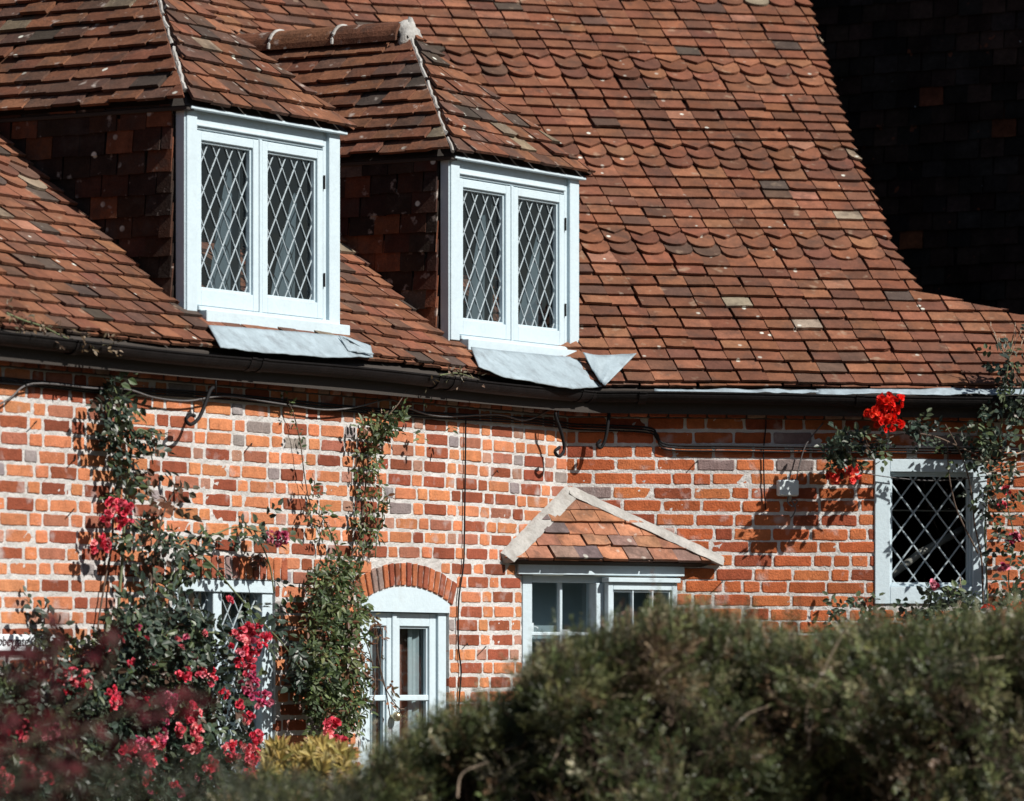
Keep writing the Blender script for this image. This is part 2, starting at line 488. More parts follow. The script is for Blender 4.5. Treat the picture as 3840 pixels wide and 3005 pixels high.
# ------------------------------------------------------------------ brick walls
def minus(iv, holes):
    out = [iv]
    for h0, h1 in holes:
        nx = []
        for a, b in out:
            if h1 <= a or h0 >= b: nx.append((a, b)); continue
            if h0 > a: nx.append((a, h0))
            if h1 < b: nx.append((h1, b))
        out = nx
    return out
def add_brick(mb, fr, a0, a1, z0, z1, q0, q1, c, r=0.009):
    """rounded worn brick, front face slightly uneven"""
    if a1 - a0 < 0.012 or z1 - z0 < 0.01: return
    r = min(r, (a1-a0)*0.3, (z1-z0)*0.3)
    pts = []
    for (ca, cz, s0) in ((a1-r, z1-r, 0), (a0+r, z1-r, 90), (a0+r, z0+r, 180), (a1-r, z0+r, 270)):
        for k in (0, 45, 90):
            t = R(s0 + k); pts.append((ca + r*math.cos(t), cz + r*math.sin(t)))
    # extra points on the long edges, jittered
    full = []
    for i, p in enumerate(pts):
        full.append(p)
        if i in (2, 8):
            q = pts[(i+1) % 12]
            for t in (0.33, 0.66): full.append((p[0]+(q[0]-p[0])*t, p[1]+(q[1]-p[1])*t))
    full = [(a + random.uniform(-0.0022, 0.0022), z + random.uniform(-0.002, 0.002)) for a, z in full]
    n = len(full); ca, cz = (a0+a1)/2, (z0+z1)/2
    tilt = random.gauss(0, 0.012); tz = random.gauss(0, 0.02)
    V = [fr.w(a, q0, z) for a, z in full]
    V += [fr.w(a, q1 - 0.003 + tilt*(a-ca) + tz*(z-cz), z) for a, z in full]
    V += [fr.w(ca+(a-ca)*(1-0.006/max((a1-a0)/2, .02)), q1 + tilt*(a-ca) + tz*(z-cz), cz+(z-cz)*0.86) for a, z in full]
    f = [(i, (i+1) % n, (i+1) % n + n, i + n) for i in range(n)] + [(i+n, (i+1) % n + n, (i+1) % n + 2*n, i+2*n) for i in range(n)] + [tuple(range(2*n, 3*n))]
    mb.add(V, f, c)
PALS = [(50, (0.235, 0.066, 0.034), 0.2, 0.06), (40, (0.47, 0.180, 0.085), 0.16, 0.06), (12, (0.31, 0.12, 0.075), 0.12), (2, (0.24, 0.2, 0.19), 0.1)]
PALH = [(66, (0.50, 0.190, 0.088), 0.14, 0.05), (14, (0.25, 0.068, 0.034), 0.15, 0.06), (10, (0.25, 0.22, 0.22), 0.15), (14, (0.36, 0.19, 0.135), 0.15)]
PAL2 = [(60, (0.355, 0.094, 0.034), 0.16, 0.06), (22, (0.42, 0.13, 0.05), 0.12, 0.05), (16, (0.24, 0.06, 0.028), 0.15), (3, (0.2, 0.15, 0.14), 0.15)]
def brick_wall(fr, a0, a1, z0, z1, holes, mode, joint=0.011, skipfn=None):
    mb = MB(); mo = MB()
    ch = 0.075
    nrow = int((z1 - z0) / ch)
    for i in range(nrow):
        zb = z0 + i * ch + 0.003 * math.sin(i * 2.1)
        hh = [(h[0], h[1]) for h in holes if h[2] < zb + ch - 0.012 and h[3] > zb + 0.012]
        a = a0 - random.uniform(0, 0.02) - (i % 2) * 0.169
        st = i % 2 == 0
        while a < a1:
            if mode == 'flemish': L = 0.226 if st else 0.112
            else:
                L = 0.226 if random.random() < 0.68 else (0.112 if random.random() < 0.75 else 0.165)
            L += random.uniform(-0.007, 0.007)
            stretcher = L > 0.15
            st = not st
            b0, b1 = a, a + L; a += L
            sl_ = 0.006 * math.sin(b0 * 1.7 + i * 0.3)
            for s0, s1 in minus((b0 + joint/2, min(b1, a1 - 0.0) - joint/2), hh):
                if s1 - s0 < 0.03: continue
                # clip vertically against holes overlapping partially
                zz0, zz1 = zb + joint*0.5 + random.uniform(-.0015, .0015), zb + ch - joint*0.5 + random.uniform(-.0015, .0015)
                for h in holes:
                    if s1 > h[0] and s0 < h[1]:
                        if h[3] > zz0 and h[3] < zz1: zz0 = h[3] + 0.004
                        if h[2] < zz1 and h[2] > zz0: zz1 = h[2] - 0.004
                if skipfn and skipfn((s0+s1)/2, (zz0+zz1)/2): continue
                c = pick(PAL2) if mode != 'flemish' else pick(PALS if stretcher else PALH)
                add_brick(mb, fr, s0, s1, zz0 + sl_, zz1 + sl_, -0.05, 0.0026 + random.uniform(-0.001, 0.0028), c)
    # mortar bed split round the openings
    cuts_a = sorted(set([a0, a1] + [h[k] for h in holes for k in (0, 1) if a0 < h[k] < a1]))
    cuts_z = sorted(set([z0, z1] + [h[k] for h in holes for k in (2, 3) if z0 < h[k] < z1]))
    for i in range(len(cuts_a)-1):
        for j in range(len(cuts_z)-1):
            ca, cz = (cuts_a[i]+cuts_a[i+1])/2, (cuts_z[j]+cuts_z[j+1])/2
            if any(h[0] < ca < h[1] and h[2] < cz < h[3] for h in holes): continue
            A0, A1, Z0, Z1 = cuts_a[i], cuts_a[i+1], cuts_z[j], cuts_z[j+1]
            na, nz = max(1, int((A1-A0)/0.03)), max(1, int((Z1-Z0)/0.025))
            aa = np.linspace(A0, A1, na+1); zz = np.linspace(Z0, Z1, nz+1)
            V = [fr.w(x, 0.0012*math.sin(x*91+z*57)+0.0012*math.sin(x*37-z*133), z) for z in zz for x in aa]
            mo.add(V, [(k*(na+1)+l, k*(na+1)+l+1, (k+1)*(na+1)+l+1, (k+1)*(na+1)+l) for k in range(nz) for l in range(na)])
    for h in holes:    # reveals
        for (p, q_, r_, t_) in (((h[0], h[2]), (h[0], h[3]), 0, 0), ((h[1], h[3]), (h[1], h[2]), 0, 0), ((h[0], h[3]), (h[1], h[3]), 0, 0), ((h[1], h[2]), (h[0], h[2]), 0, 0)):
            V = [fr.w(p[0], 0, p[1]), fr.w(q_[0], 0, q_[1]), fr.w(q_[0], -0.2, q_[1]), fr.w(p[0], -0.2, p[1])]
            mo.add(V, [(0, 1, 2, 3)])
    w_ = mb.build('wall', M['brick'], house)
    mo.build('mortar', M['mortar'], w_)
    return w_

# openings, measured on each wall
aL0, _ = W1.at(366, 1300); aL1, _ = W1.at(587, 1300); _, zL1 = W1.at(490, 1235)
zL0 = -1.15
aD0, _ = W1.at(768, 1350); aD1, _ = W1.at(957, 1350); _, zDs = W1.at(957, 1287); _, zDp = W1.at(862, 1250)
aB, _ = W1.at(1112, 1300)                     # bay, left end on the left wall
aB2, _ = W2.at(1443, 1300)                    # bay, right end on the right wall
_, zB = W1.at(1112, 1218)
aW0, zW1 = W2.at(1868, 983); aW1, zW0 = W2.at(2098, 1285)
print('openings', aL0, aL1, zL1, 'door', aD0, aD1, zDs, zDp, 'bay', aB, aB2, zB, 'win', aW0, aW1, zW0, zW1)
LIN = 0.115
holes1 = [(aL0, aL1, zL0, zL1), (aD0, aD1, GROUND + 0.05, zDs), (aB, 0.3, -0.6, zB)]
holes2 = [(-0.3, aB2, -0.6, zB), (aW0, aW1, zW0, zW1)]
ringc_a = (aD0 + aD1) / 2
hw = (aD1 - aD0) / 2; rise = zDp - zDs
Rr = (hw*hw + rise*rise) / (2*rise); rc_z = zDp - Rr
RING = 0.122
def skip1(a, z):
    d = math.hypot(a - ringc_a, z - rc_z)
    if z > zDs - 0.02 and d < Rr + RING + 0.008 and abs(a - ringc_a) < hw + 0.10: return True
    if aL0 - 0.02 < a < aL1 + 0.05 and zL1 < z < zL1 + LIN + 0.005: return True
    return False
top1 = E - 0.10
brick_wall(W1, -8.2, 0.0, GROUND, top1, holes1, 'flemish', 0.018, skip1)
brick_wall(W2, 0.0, 5.0, GROUND, top1, holes2, 'mixed', 0.014)
# soldier course over the left window, arch ring over the door
mb = MB()
a = aL0 + 0.02
while a < aL1 + 0.05:
    wd = 0.062 + random.uniform(-0.004, 0.004)
    add_brick(mb, W1, a + 0.005, a + wd - 0.004, zL1 + 0.004, zL1 + LIN, -0.04, 0.008, pick([(60, (0.26, 0.075, 0.04)), (30, (0.4, 0.14, 0.06)), (10, (0.25, 0.18, 0.17))]))
    a += wd
mb.build('brick_lintel', M['brick'], house)
mb = MB(); mo = MB()
phi = math.asin((hw + 0.03) / Rr)
nb = 18
for i in range(nb):
    t0 = -phi + 2*phi*i/nb + 0.006; t1 = -phi + 2*phi*(i+1)/nb - 0.006
    V = []
    r0, r1 = Rr + 0.004, Rr + RING
    j = [random.uniform(-0.004, 0.004) for _ in range(4)]
    for q in (-0.04, 0.008):
        for t, r_, k in ((t0, r0, 0), (t1, r0, 1), (t1, r1, 2), (t0, r1, 3)):
            V.append(W1.w(ringc_a + (r_+j[k]) * math.sin(t), q, rc_z + (r_+j[k]) * math.cos(t)))
    V += [W1.w(ringc_a + r_ * math.sin(t), 0.011, rc_z + r_ * math.cos(t)) for t, r_ in ((t0+.003, r0+.004), (t1-.003, r0+.004), (t1-.003, r1-.005), (t0+.003, r1-.005))]
    mb.add(V, [(0,1,5,4), (1,2,6,5), (2,3,7,6), (3,0,4,7), (4,5,9,8), (5,6,10,9), (6,7,11,10), (7,4,8,11), (8,9,10,11)],
           pick([(55, (0.24, 0.07, 0.038)), (35, (0.40, 0.135, 0.06)), (12, (0.26, 0.18, 0.16))]))
mb.build('brick_arch', M['brick'], house)
# corbelled header course below the eaves, fascia boards
mb = MB()
for fr, lo, hi in ((W1, -8.0, 0.0), (W2, 0.0, 4.9)):
    a = lo
    while a < hi:
        add_brick(mb, fr, a + 0.006, min(a + 0.108, hi), E - 0.165, E - 0.105, -0.02, 0.045 + random.uniform(-0.004, 0.004), pick([(50, (0.25, 0.07, 0.035)), (30, (0.42, 0.14, 0.07)), (10, (0.3, 0.2, 0.16))]))
        add_brick(mb, fr, a + 0.006, min(a + 0.108, hi), E - 0.095, E - 0.035, -0.02, 0.065 + random.uniform(-0.004, 0.004), pick([(50, (0.25, 0.07, 0.035)), (30, (0.42, 0.14, 0.07))]))
        a += 0.113
mb.build('corbel_course', M['brick'], house)
mb = MB()
mb.box(W1, -8.2, 0.02, -0.1, 0.058, E - 0.037, E + 0.0); mb.box(W2, 0.0, 5.0, -0.1, 0.058, E - 0.038, E - 0.001)
mb.box(W1, -8.2, 0.03, -0.1, 0.036, E - 0.17, E - 0.04); mb.box(W2, -0.03, 5.0, -0.1, 0.035, E - 0.17, E - 0.041)
mb.box(W1, -8.2, 0.0, -0.25, -0.22, GROUND, E - 0.17); mb.box(W2, 3.0, 5.0, -0.25, -0.22, GROUND, E - 0.17)
mb.build('eaves_board', M['dark'], house)

# ------------------------------------------------------------------ gutter
def corner_pt(q):
    A = np.array([n1, n2]); p = np.linalg.solve(A, np.array([q, q])); return K + p
def gutter_path(q, z, a_lo=-7.6, a_hi=4.6):
    cp = corner_pt(q)
    a1_ = (cp - K) @ d1; a2_ = (cp - K) @ d2
    P = [W1.w(a, q, z + 0.006*math.sin(a*2)) for a in np.arange(a_lo, a1_ - 0.12, 0.15)]
    P += [W1.w(a1_ - 0.1, q, z), (W1.w(a1_ - 0.03, q, z)), W2.w(a2_ + 0.03, q, z), W2.w(a2_ + 0.1, q, z)]
    P += [W2.w(a, q, z + 0.004*math.sin(a*2.3)) for a in np.arange(a2_ + 0.2, a_hi, 0.15)]
    return P
def sweep(mb, P, prof, closed=False):
    P = [np.array(p) for p in P]; n = len(prof); V = []
    for i, p in enumerate(P):
        t = P[min(i+1, len(P)-1)] - P[max(i-1, 0)]; t = t[:2] / np.linalg.norm(t[:2]); nn = np.array([t[1], -t[0]])
        for (q, z) in prof: V.append((p[0] + nn[0]*q, p[1] + nn[1]*q, p[2] + z))
    F = [(i*n+k, i*n+k+1, (i+1)*n+k+1, (i+1)*n+k) for i in range(len(P)-1) for k in range(n-1)]
    if closed: F += [(i*n+n-1, i*n, (i+1)*n, (i+1)*n+n-1) for i in range(len(P)-1)] + [tuple(range(n)), tuple((len(P)-1)*n+k for k in range(n))[::-1]]
    mb.add(V, F)
gp = gutter_path(0.175, E - 0.045)
def gut_prof(r, th):
    o = [(r*math.cos(t), r*math.sin(t)*1.12) for t in np.linspace(math.pi, 2*math.pi, 13)]
    i = [((r-th)*math.cos(t), (r-th)*math.sin(t)*1.12) for t in np.linspace(2*math.pi, math.pi, 13)]
    return o + [(r + 0.006, 0.0), (r+0.006, 0.008), (r - 0.002, 0.008)] + i
mb = MB(); sweep(mb, gp, gut_prof(0.047, 0.004), True)
g = mb.build('gutter', M['gutter'], house, smooth=False)
for aj in (-6.4, -4.9, -3.45, -3.35, -1.7, -1.55, -0.22, -0.10):
    mb = MB(); sweep(mb, [W1.w(aj + k*0.015, 0.175, E - 0.045) for k in range(4)], gut_prof(0.0525, 0.004), True); mb.build('gutter_joint', M['gutter'], g)
for aj in (0.35, 1.6, 2.7):
    mb = MB(); sweep(mb, [W2.w(aj + k*0.015, 0.175, E - 0.045) for k in range(4)], gut_prof(0.0525, 0.004), True); mb.build('gutter_joint', M['gutter'], g)
# crumpled lead strips over the right-hand gutter
def ribbon(P0, P1, name, noise=0.006, cols=40, rows_=5, mt='sheet', parent=None, seed=1, th=0.004):
    rng = random.Random(seed)
    def ev(P, t):
        x = t * (len(P)-1); i = min(int(x), len(P)-2); f = x - i
        return np.array(P[i])*(1-f) + np.array(P[i+1])*f
    ph = [rng.uniform(0, 6) for _ in range(6)]
    V = []
    for j in range(rows_+1):
        for i in range(cols+1):
            t = i/cols; u = j/rows_
            p = ev(P0, t)*(1-u) + ev(P1, t)*u
            h = noise*(math.sin(t*17+ph[0])+0.7*math.sin(t*41+u*3+ph[1])+0.5*math.sin(t*73+ph[2]+u*5))*(0.35+0.65*u)
            V.append((p[0]+n1[0]*h*.3, p[1]+n1[1]*h*0.6, p[2]+h))
    mb = MB(); n = cols+1
    mb.add(V, [(j*n+i, j*n+i+1, (j+1)*n+i+1, (j+1)*n+i) for j in range(rows_) for i in range(cols)])
    o = mb.build(name, M[mt], parent or house, smooth=True)
    so = o.modifiers.new('thickness', 'SOLIDIFY'); so.thickness = th; so.offset = 0
    return o
def strip2(x0, x1, y0, y1, q0, q1, n=12, sd=1):
    r_ = random.Random(sd)
    top = [W2.pt(x0+(x1-x0)*i/n, y0 + r_.uniform(-2, 2), q0) for i in range(n+1)]
    bot = [W2.pt(x0+(x1-x0)*i/n, y1 + r_.uniform(-2, 2), q1) for i in range(n+1)]
    return top, bot
t_, b_ = strip2(1395, 1745, 831, 838, 0.165, 0.2, sd=3); ribbon(t_, b_, 'lead_flashing', 0.003, seed=3)
t_, b_ = strip2(1740, 2260, 829, 841, 0.16, 0.215, sd=5); ribbon(t_, b_, 'lead_flashing', 0.003, seed=5)

# ------------------------------------------------------------------ joinery helpers
def lattice(fr, a0, a1, z0, z1, q, nx, nz, parent, w_=0.0078, mt='lead'):
    mb = MB()
    pw, pz = (a1-a0)/nx, (z1-z0)/nz
    lines = []
    # diamonds of width pw, height pz : lines z = +-(pz/pw) a + c
    m = pz / pw
    for sgn in (1, -1):
        cs = []
        k = -40
        while k < 60:
            c = k * pz + (pz*0.28)
            # intersect with rect
            pts = []
            for a in (a0, a1):
                z = z0 + sgn*m*(a-a0) + c
                if z0 <= z <= z1: pts.append((a, z))
            for z in (z0, z1):
                a = a0 + (z - z0 - c)/(sgn*m)
                if a0 < a < a1: pts.append((a, z))
            if len(pts) >= 2:
                lines.append((pts[0], pts[1]))
            k += 1
    for (p, r_) in lines:
        L = math.hypot(r_[0]-p[0], r_[1]-p[1])
        if L < 0.02: continue
        da, dz = (r_[0]-p[0])/L, (r_[1]-p[1])/L
        j = random.uniform(-0.0015, 0.0015)
        V = []
        for (a, z) in (p, r_):
            for s_, qq in ((-1, 0), (-0.55, 0.0035), (0.55, 0.0035), (1, 0)):
                V.append(fr.w(a - dz*w_/2*s_ + j, q + qq, z + da*w_/2*s_))
        mb.add(V, [(0, 1, 5, 4), (1, 2, 6, 5), (2, 3, 7, 6), (0, 4, 7, 3)])
    mb.build('lead_lattice', M[mt], parent)
def pane(fr, a0, a1, z0, z1, q, parent):
    mb = MB(); mb.add([fr.w(a0, q, z0), fr.w(a1, q, z0), fr.w(a1, q, z1), fr.w(a0, q, z1)], [(0, 1, 2, 3)])
    mb.build('pane', M['glass'], parent)
def sash(fr, a0, a1, z0, z1, q0, q1, st, top, bot, parent, bars=(), name='casement'):
    """frame of a casement with stiles st and rails top, bot"""
    mb = MB()
    mb.box(fr, a0, a0+st, q0, q1, z0, z1); mb.box(fr, a1-st, a1, q0, q1, z0, z1)
    mb.box(fr, a0+st, a1-st, q0, q1-0.001, z1-top, z1-0.0005); mb.box(fr, a0+st, a1-st, q0, q1-0.001, z0+0.0005, z0+bot)
    # glazing bead
    A0, A1, Z0, Z1 = a0+st, a1-st, z0+bot, z1-top
    for (x0, x1, y0, y1) in ((A0, A0+0.012, Z0, Z1), (A1-0.012, A1, Z0, Z1), (A0+0.012, A1-0.012, Z1-0.012, Z1), (A0+0.012, A1-0.012, Z0, Z0+0.012)):
        mb.box(fr, x0, x1, q0+0.004, q1-0.014, y0, y1, ch=0.002)
    for b in bars:
        if b[0] == 'v': mb.box(fr, b[1]-b[2]/2, b[1]+b[2]/2, q0+0.004, q1-0.006, Z0, Z1, ch=0.003)
        else: mb.box(fr, A0, A1, q0+0.004, q1-0.007, b[1]-b[2]/2, b[1]+b[2]/2, ch=0.003)
    mb.build(name, M['white'], parent)
    return A0, A1, Z0, Z1
def room(fr, a0, a1, z0, z1, q0, depth, parent, mt='room', name='room_interior'):
    mb = MB(); A = fr.w
    V = [A(a0, q0, z0), A(a1, q0, z0), A(a1, q0, z1), A(a0, q0, z1), A(a0, q0-depth, z0), A(a1, q0-depth, z0), A(a1, q0-depth, z1), A(a0, q0-depth, z1)]
    mb.add(V, [(4, 5, 6, 7), (0, 4, 7, 3), (1, 2, 6, 5), (3, 7, 6, 2), (0, 1, 5, 4)])
    mb.build(name, M[mt], parent)
def curtain(fr, a0, a1, z0, z1, q, parent, mt='curtain', folds=9, amp=0.012, name='curtain', slant=0.0):
    mb = MB(); n = 60; V = []
    for j in (0, 1):
        for i in range(n+1):
            t = i/n; V.append(fr.w(a0+(a1-a0)*t + (slant if j else 0), q + amp*math.sin(t*folds*6.28) + amp*0.4*math.sin(t*folds*15+1), (z0, z1)[j]))
    mb.add(V, [(i, i+1, n+2+i, n+1+i) for i in range(n)])
    mb.build(name, M[mt], parent, smooth=True)

# ------------------------------------------------------------------ dormers
QF = -0.04
def dormer(x0, x1, ytop, label, ridge_tiles, seed):
    random.seed(seed)
    a0, zt = W1.at(x0, ytop, QF); a1, _ = W1.at(x1, ytop, QF)
    zr = E + TP*(QE - QF)                      # roof height at the face
    zb = zr + 0.083                            # bottom of casements
    print('dormer', a0, a1, 'top', zt, 'roof', zr)
    d = part('dormer', house, (K[0]-house.location[0], K[1]-house.location[1], 0)); d.location = (0, 0, 0)
    d['label'] = label
    wid = a1 - a0
    fl, frw = 0.088, 0.10                       # left board, right board
    mb = MB()
    mb.box(W1, a0, a0+fl, QF-0.05, QF+0.012, zb-0.03, zt)                   # left post
    mb.box(W1, a1-frw, a1, QF-0.06, QF+0.018, zb-0.03, zt-0.004)                 # right post
    mb.box(W1, a1-frw-0.03, a1-frw, QF-0.05, QF-0.002, zb-0.02, zt-0.01)
    mb.box(W1, a0+fl, a1-frw-0.03, QF-0.06, QF+0.000, zt-0.09, zt-0.002)    # head
    mb.box(W1, a0+fl, a1-frw-0.03, QF-0.02, QF+0.010, zt-0.098, zt-0.086)
    mb.box(W1, a0+fl, a1-frw-0.03, QF-0.06, QF-0.004, zt-0.112, zt-0.0985)
    mb.box(W1, a0-0.012, a0-0.001, QF-0.05, QF+0.004, zb-0.04, zt)
    mb.build('window_frame', M['white'], d)
    mb = MB()
    mb.box(W1, a0+0.10, a1+0.03, QF-0.06, QF+0.06, zb-0.080, zb-0.020)
    mb.box(W1, a0+0.02, a0+0.10, QF-0.06, QF+0.0, zb-0.075, zb-0.03)
    mb.box(W1, a0+fl, a1-frw, QF-0.05, QF+0.022, zb-0.022, zb-0.0)
    mb.build('window_sill', M['white'], d)
    c0, c1 = a0+fl, a1-frw-0.03; mid = (c0+c1)/2
    z1 = zt-0.114
    mb = MB(); mb.box(W1, mid-0.012, mid+0.012, QF-0.05, QF+0.003, zb+0.001, z1); mb.build('mullion', M['white'], d)
    for (u0, u1) in ((c0+0.003, mid-0.015), (mid+0.015, c1-0.003)):
        G = sash(W1, u0, u1, zb+0.004, z1-0.004, QF-0.045, QF+0.0, 0.05, 0.046, 0.082, d)
        pane(W1, G[0], G[1], G[2], G[3], QF-0.034, d)
        lattice(W1, G[0]+0.004, G[1]-0.004, G[2]+0.004, G[3]-0.004, QF-0.032, 4, 4.15, d)
    for zz in (zb+0.17, z1-0.2):
        mb = MB(); mb.tube([W1.w(c1, QF+0.006, zz), W1.w(c1, QF+0.006, zz+0.07)], 0.006, 6); mb.build('hinge', M['iron'], d)
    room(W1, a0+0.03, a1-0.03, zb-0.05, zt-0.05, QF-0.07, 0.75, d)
    for (u0, u1, zt_) in ((mid-0.30, mid-0.005, z1-0.02), (c1-0.33, c1-0.005, z1-0.20)):     # drawn-back curtains: a straight outer edge, a slanting inner one
        mb = MB(); V = []; nn_ = 24
        for jz in range(9):
            tz_ = jz/8; lo_a = u0 + (u1-u0)*0.72*tz_**1.3
            for ii in range(nn_+1):
                f_ = ii/nn_; V.append(W1.w(lo_a + (u1-lo_a)*f_, QF-0.125 + 0.006*math.sin(f_*14+tz_), zb-.02 + (zt_-zb)*tz_))
        mb.add(V, [(jz*(nn_+1)+ii, jz*(nn_+1)+ii+1, (jz+1)*(nn_+1)+ii+1, (jz+1)*(nn_+1)+ii) for jz in range(8) for ii in range(nn_)])
        mb.build('curtain', M['curtain'], d, smooth=True)
    # tile-hung cheeks
    zlo = zr - 0.1
    for side, a_ in ((-1, a0 - 0.012), (1, a1 + 0.0)):
        o = W1.w(a_, QF - 1.7 if side < 0 else QF - 0.06, zlo)
        T = (n1[0], n1[1], 0) if side < 0 else (-n1[0], -n1[1], 0)
        mb = MB(); Lw = 1.64 if side < 0 else 1.64
        pal = [(30, (0.055, 0.022, 0.014), 0.3, .1), (44, (0.030, 0.017, 0.013), 0.3, .1), (22, (0.13, 0.045, 0.022), 0.25), (4, (0.10, 0.075, 0.06), 0.2)]  # cheek palette lowered so the shaded sides come out darker
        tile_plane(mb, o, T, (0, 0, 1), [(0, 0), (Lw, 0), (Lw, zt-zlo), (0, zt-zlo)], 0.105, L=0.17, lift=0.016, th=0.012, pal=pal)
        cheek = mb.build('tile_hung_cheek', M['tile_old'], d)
        mb = MB()
        b = a_ + (0.012 if side < 0 else -0.012)
        mb.box(W1, min(a_, b)+0.001, max(a_, b)-0.001, QF-1.7, QF-0.062, zlo, zt-0.01, ch=0.001)
        mb.build('cheek_board', M['dark'], d)
    # hipped roof
    ov, ovs = 0.055, 0.055
    ze = zt - 0.012
    A0, A1, Qe = a0-ovs, a1+ovs, QF+ov
    half = (A1-A0)/2; b = half*1.0; h = half*1.03
    ap = np.array(W1.w((A0+A1)/2, Qe-b, ze+h))
    back = 3.2
    # front
    O = np.array(W1.w(A0, Qe, ze)); T = np.array([d1[0], d1[1], 0]); U = ap - np.array(W1.w((A0+A1)/2, Qe, ze)); Ul = np.linalg.norm(U)
    mb = MB(); tile_plane(mb, O, T, U, [(0, 0), (2*half, 0), (half, Ul)], 0.108, tw=0.172, pal=OLD_PAL, L=0.22, lift=0.034, th=0.015, jl=0.005, wob=0.010)
    # left slope: T runs from back to front
    Tl = np.array([n1[0], n1[1], 0]); Ob = np.array(W1.w(A0, Qe-back, ze))
    Us = np.array(W1.w((A0+A1)/2, Qe-back, ze+h)) - Ob; Usl = np.linalg.norm(Us)
    tile_plane(mb, Ob, Tl, Us, [(0, 0), (back, 0), (back-b, Usl), (0, Usl)], 0.108, tw=0.172, pal=OLD_PAL, L=0.22, lift=0.040, th=0.017, jl=0.006, wob=0.012)
    Or = np.array(W1.w(A1, Qe, ze)); Ur = np.array(W1.w((A0+A1)/2, Qe, ze+h)) - Or
    tile_plane(mb, Or, -Tl, Ur, [(0, 0), (back, 0), (back, Usl), (b, Usl)], 0.098, pal=OLD_PAL, L=0.2, lift=0.026)
    mb.build('hipped_roof', M['tile_old'], d)
    # boarding below
    mb = MB()
    V = [W1.w(A0+.01, Qe-.01, ze), W1.w(A1-.01, Qe-.01, ze), tuple(ap-np.array([0, 0, .012])), W1.w(A0+.01, Qe-back, ze), W1.w(A1-.01, Qe-back, ze), W1.w((A0+A1)/2, Qe-back, ze+h-.012)]
    mb.add(V, [(0, 1, 2), (0, 2, 5, 3), (1, 4, 5, 2), (0, 3, 4, 1)]); mb.build('roof_boarding', M['dark'], d)
    # mortar bedding on the hips
    for A_, nm in ((A0, 1), (A1, 0)):
        P0 = np.array(W1.w(A_, Qe, ze+0.03)); P1 = ap + np.array([0, 0, 0.035])
        pts = []; N_ = 34
        for i in range(N_+1):
            t = i/N_; p = P0*(1-t)+P1*t
            pts.append(tuple(p + np.array([random.uniform(-.006, .006), random.uniform(-.006, .006), random.uniform(-.006, .004) - (0.006 if nm == 0 else 0.0)])))
        if nm:
            i0 = 3 if seed == 11 else 0
            while i0 < N_ - 1:
                i1 = min(N_, i0 + random.randint(3, 8)); mb = MB()
                mb.tube([tuple(np.array(p_) - np.array([0, 0, .012])) for p_ in pts[i0:i1+1]], random.uniform(.008, .014), 6, r1=random.uniform(.006, .014)); mb.build('hip_mortar', M['cement'], d)
                i0 = i1 + random.randint(0, 1)
    if ridge_tiles:
        rp = [W1.w((A0+A1)/2, Qe-b-0.01-k*0.42, ze+h-0.02) for k in range(6)]
        for k in range(5):
            mb = MB(); pr = [(0.125*math.cos(t), 0.115*math.sin(t)) for t in np.linspace(-0.05, math.pi+0.05, 13)]
            pr += [(0.108*math.cos(t), 0.098*math.sin(t)) for t in np.linspace(math.pi, 0, 13)]
            p0, p1 = np.array(rp[k]), np.array(rp[k+1])
            sweep(mb, [p0*0.985+p1*0.015, p0*.5+p1*.5, p0*0.01+p1*.99], pr, True)
            mb2 = mb
            mb2.C = [pick(OLD_PAL[:2])]*len(mb2.F); mb2.build('ridge_tile', M['tile_old'], d, smooth=False)
            if k < 4:
                mb = MB(); mb.tube([tuple(p1+np.array(W1.w(0, 0, 0))*0+np.array([d1[0]*c_, d1[1]*c_, s_])) for c_, s_ in [(0.126*math.cos(t), 0.116*math.sin(t)) for t in np.linspace(0.0, math.pi, 14)]], 0.010, 6); mb.build('ridge_mortar', M['cement'], d)
        # lumpy cement end
        mb = MB(); V = []; F = []; n = 14; m_ = 9
        c = np.array(rp[0]) + np.array([n1[0], n1[1], 0])*0.0 + np.array([0, 0, 0.01])
        for i in range(m_+1):
            for j in range(n):
                th_ = math.pi*i/m_; ph_ = 2*math.pi*j/n
                rr = 1 + 0.16*math.sin(3*ph_+i)+0.1*math.sin(5*th_+j)
                loc = (0.06*math.sin(th_)*math.cos(ph_)*rr, 0.10*math.sin(th_)*math.sin(ph_)*rr, 0.105*math.cos(th_)*rr)
                V.append((c[0]+n1[0]*loc[0]+d1[0]*loc[1], c[1]+n1[1]*loc[0]+d1[1]*loc[1], c[2]+loc[2]))
        F = [(i*n+j, i*n+(j+1) % n, (i+1)*n+(j+1) % n, (i+1)*n+j) for i in range(m_) for j in range(n)]
        mb.add(V, F); mb.build('ridge_end', M['cement'], d, smooth=True)
        mb = MB(); mb.tube(smooth_path([tuple(c+np.array([n1[0]*t*0.3*1.0, n1[1]*t*0.3, -t*0.31])+np.array([0, 0, .03])) for t in (0, .15, .35)], 4), 0.03, 7, r1=0.012); mb.build('hip_mortar', M['cement'], d)
    # eaves board on the left, underside
    mb = MB(); mb.box(W1, A0+0.012, a0+0.02, QF-1.7, Qe-0.015, ze-0.022, ze-0.002)
    mb.build('eaves_soffit', M['dark'], d)
    mb = MB(); mb.box(W1, A0+0.04, A1-0.03, QF+0.019, Qe-0.006, ze-0.014, ze+0.002); mb.build('eaves_lining', M['white'], d)
    return d, a0, a1, zb
dA, a0A, a1A, zbA = dormer(395, 719, 222, 'dormer at the left, cut by the top of the photo', False, 11)
dB, a0B, a1B, zbB = dormer(958, 1229, 329, 'complete dormer with a mortared ridge end', True, 23)
random.seed(99)
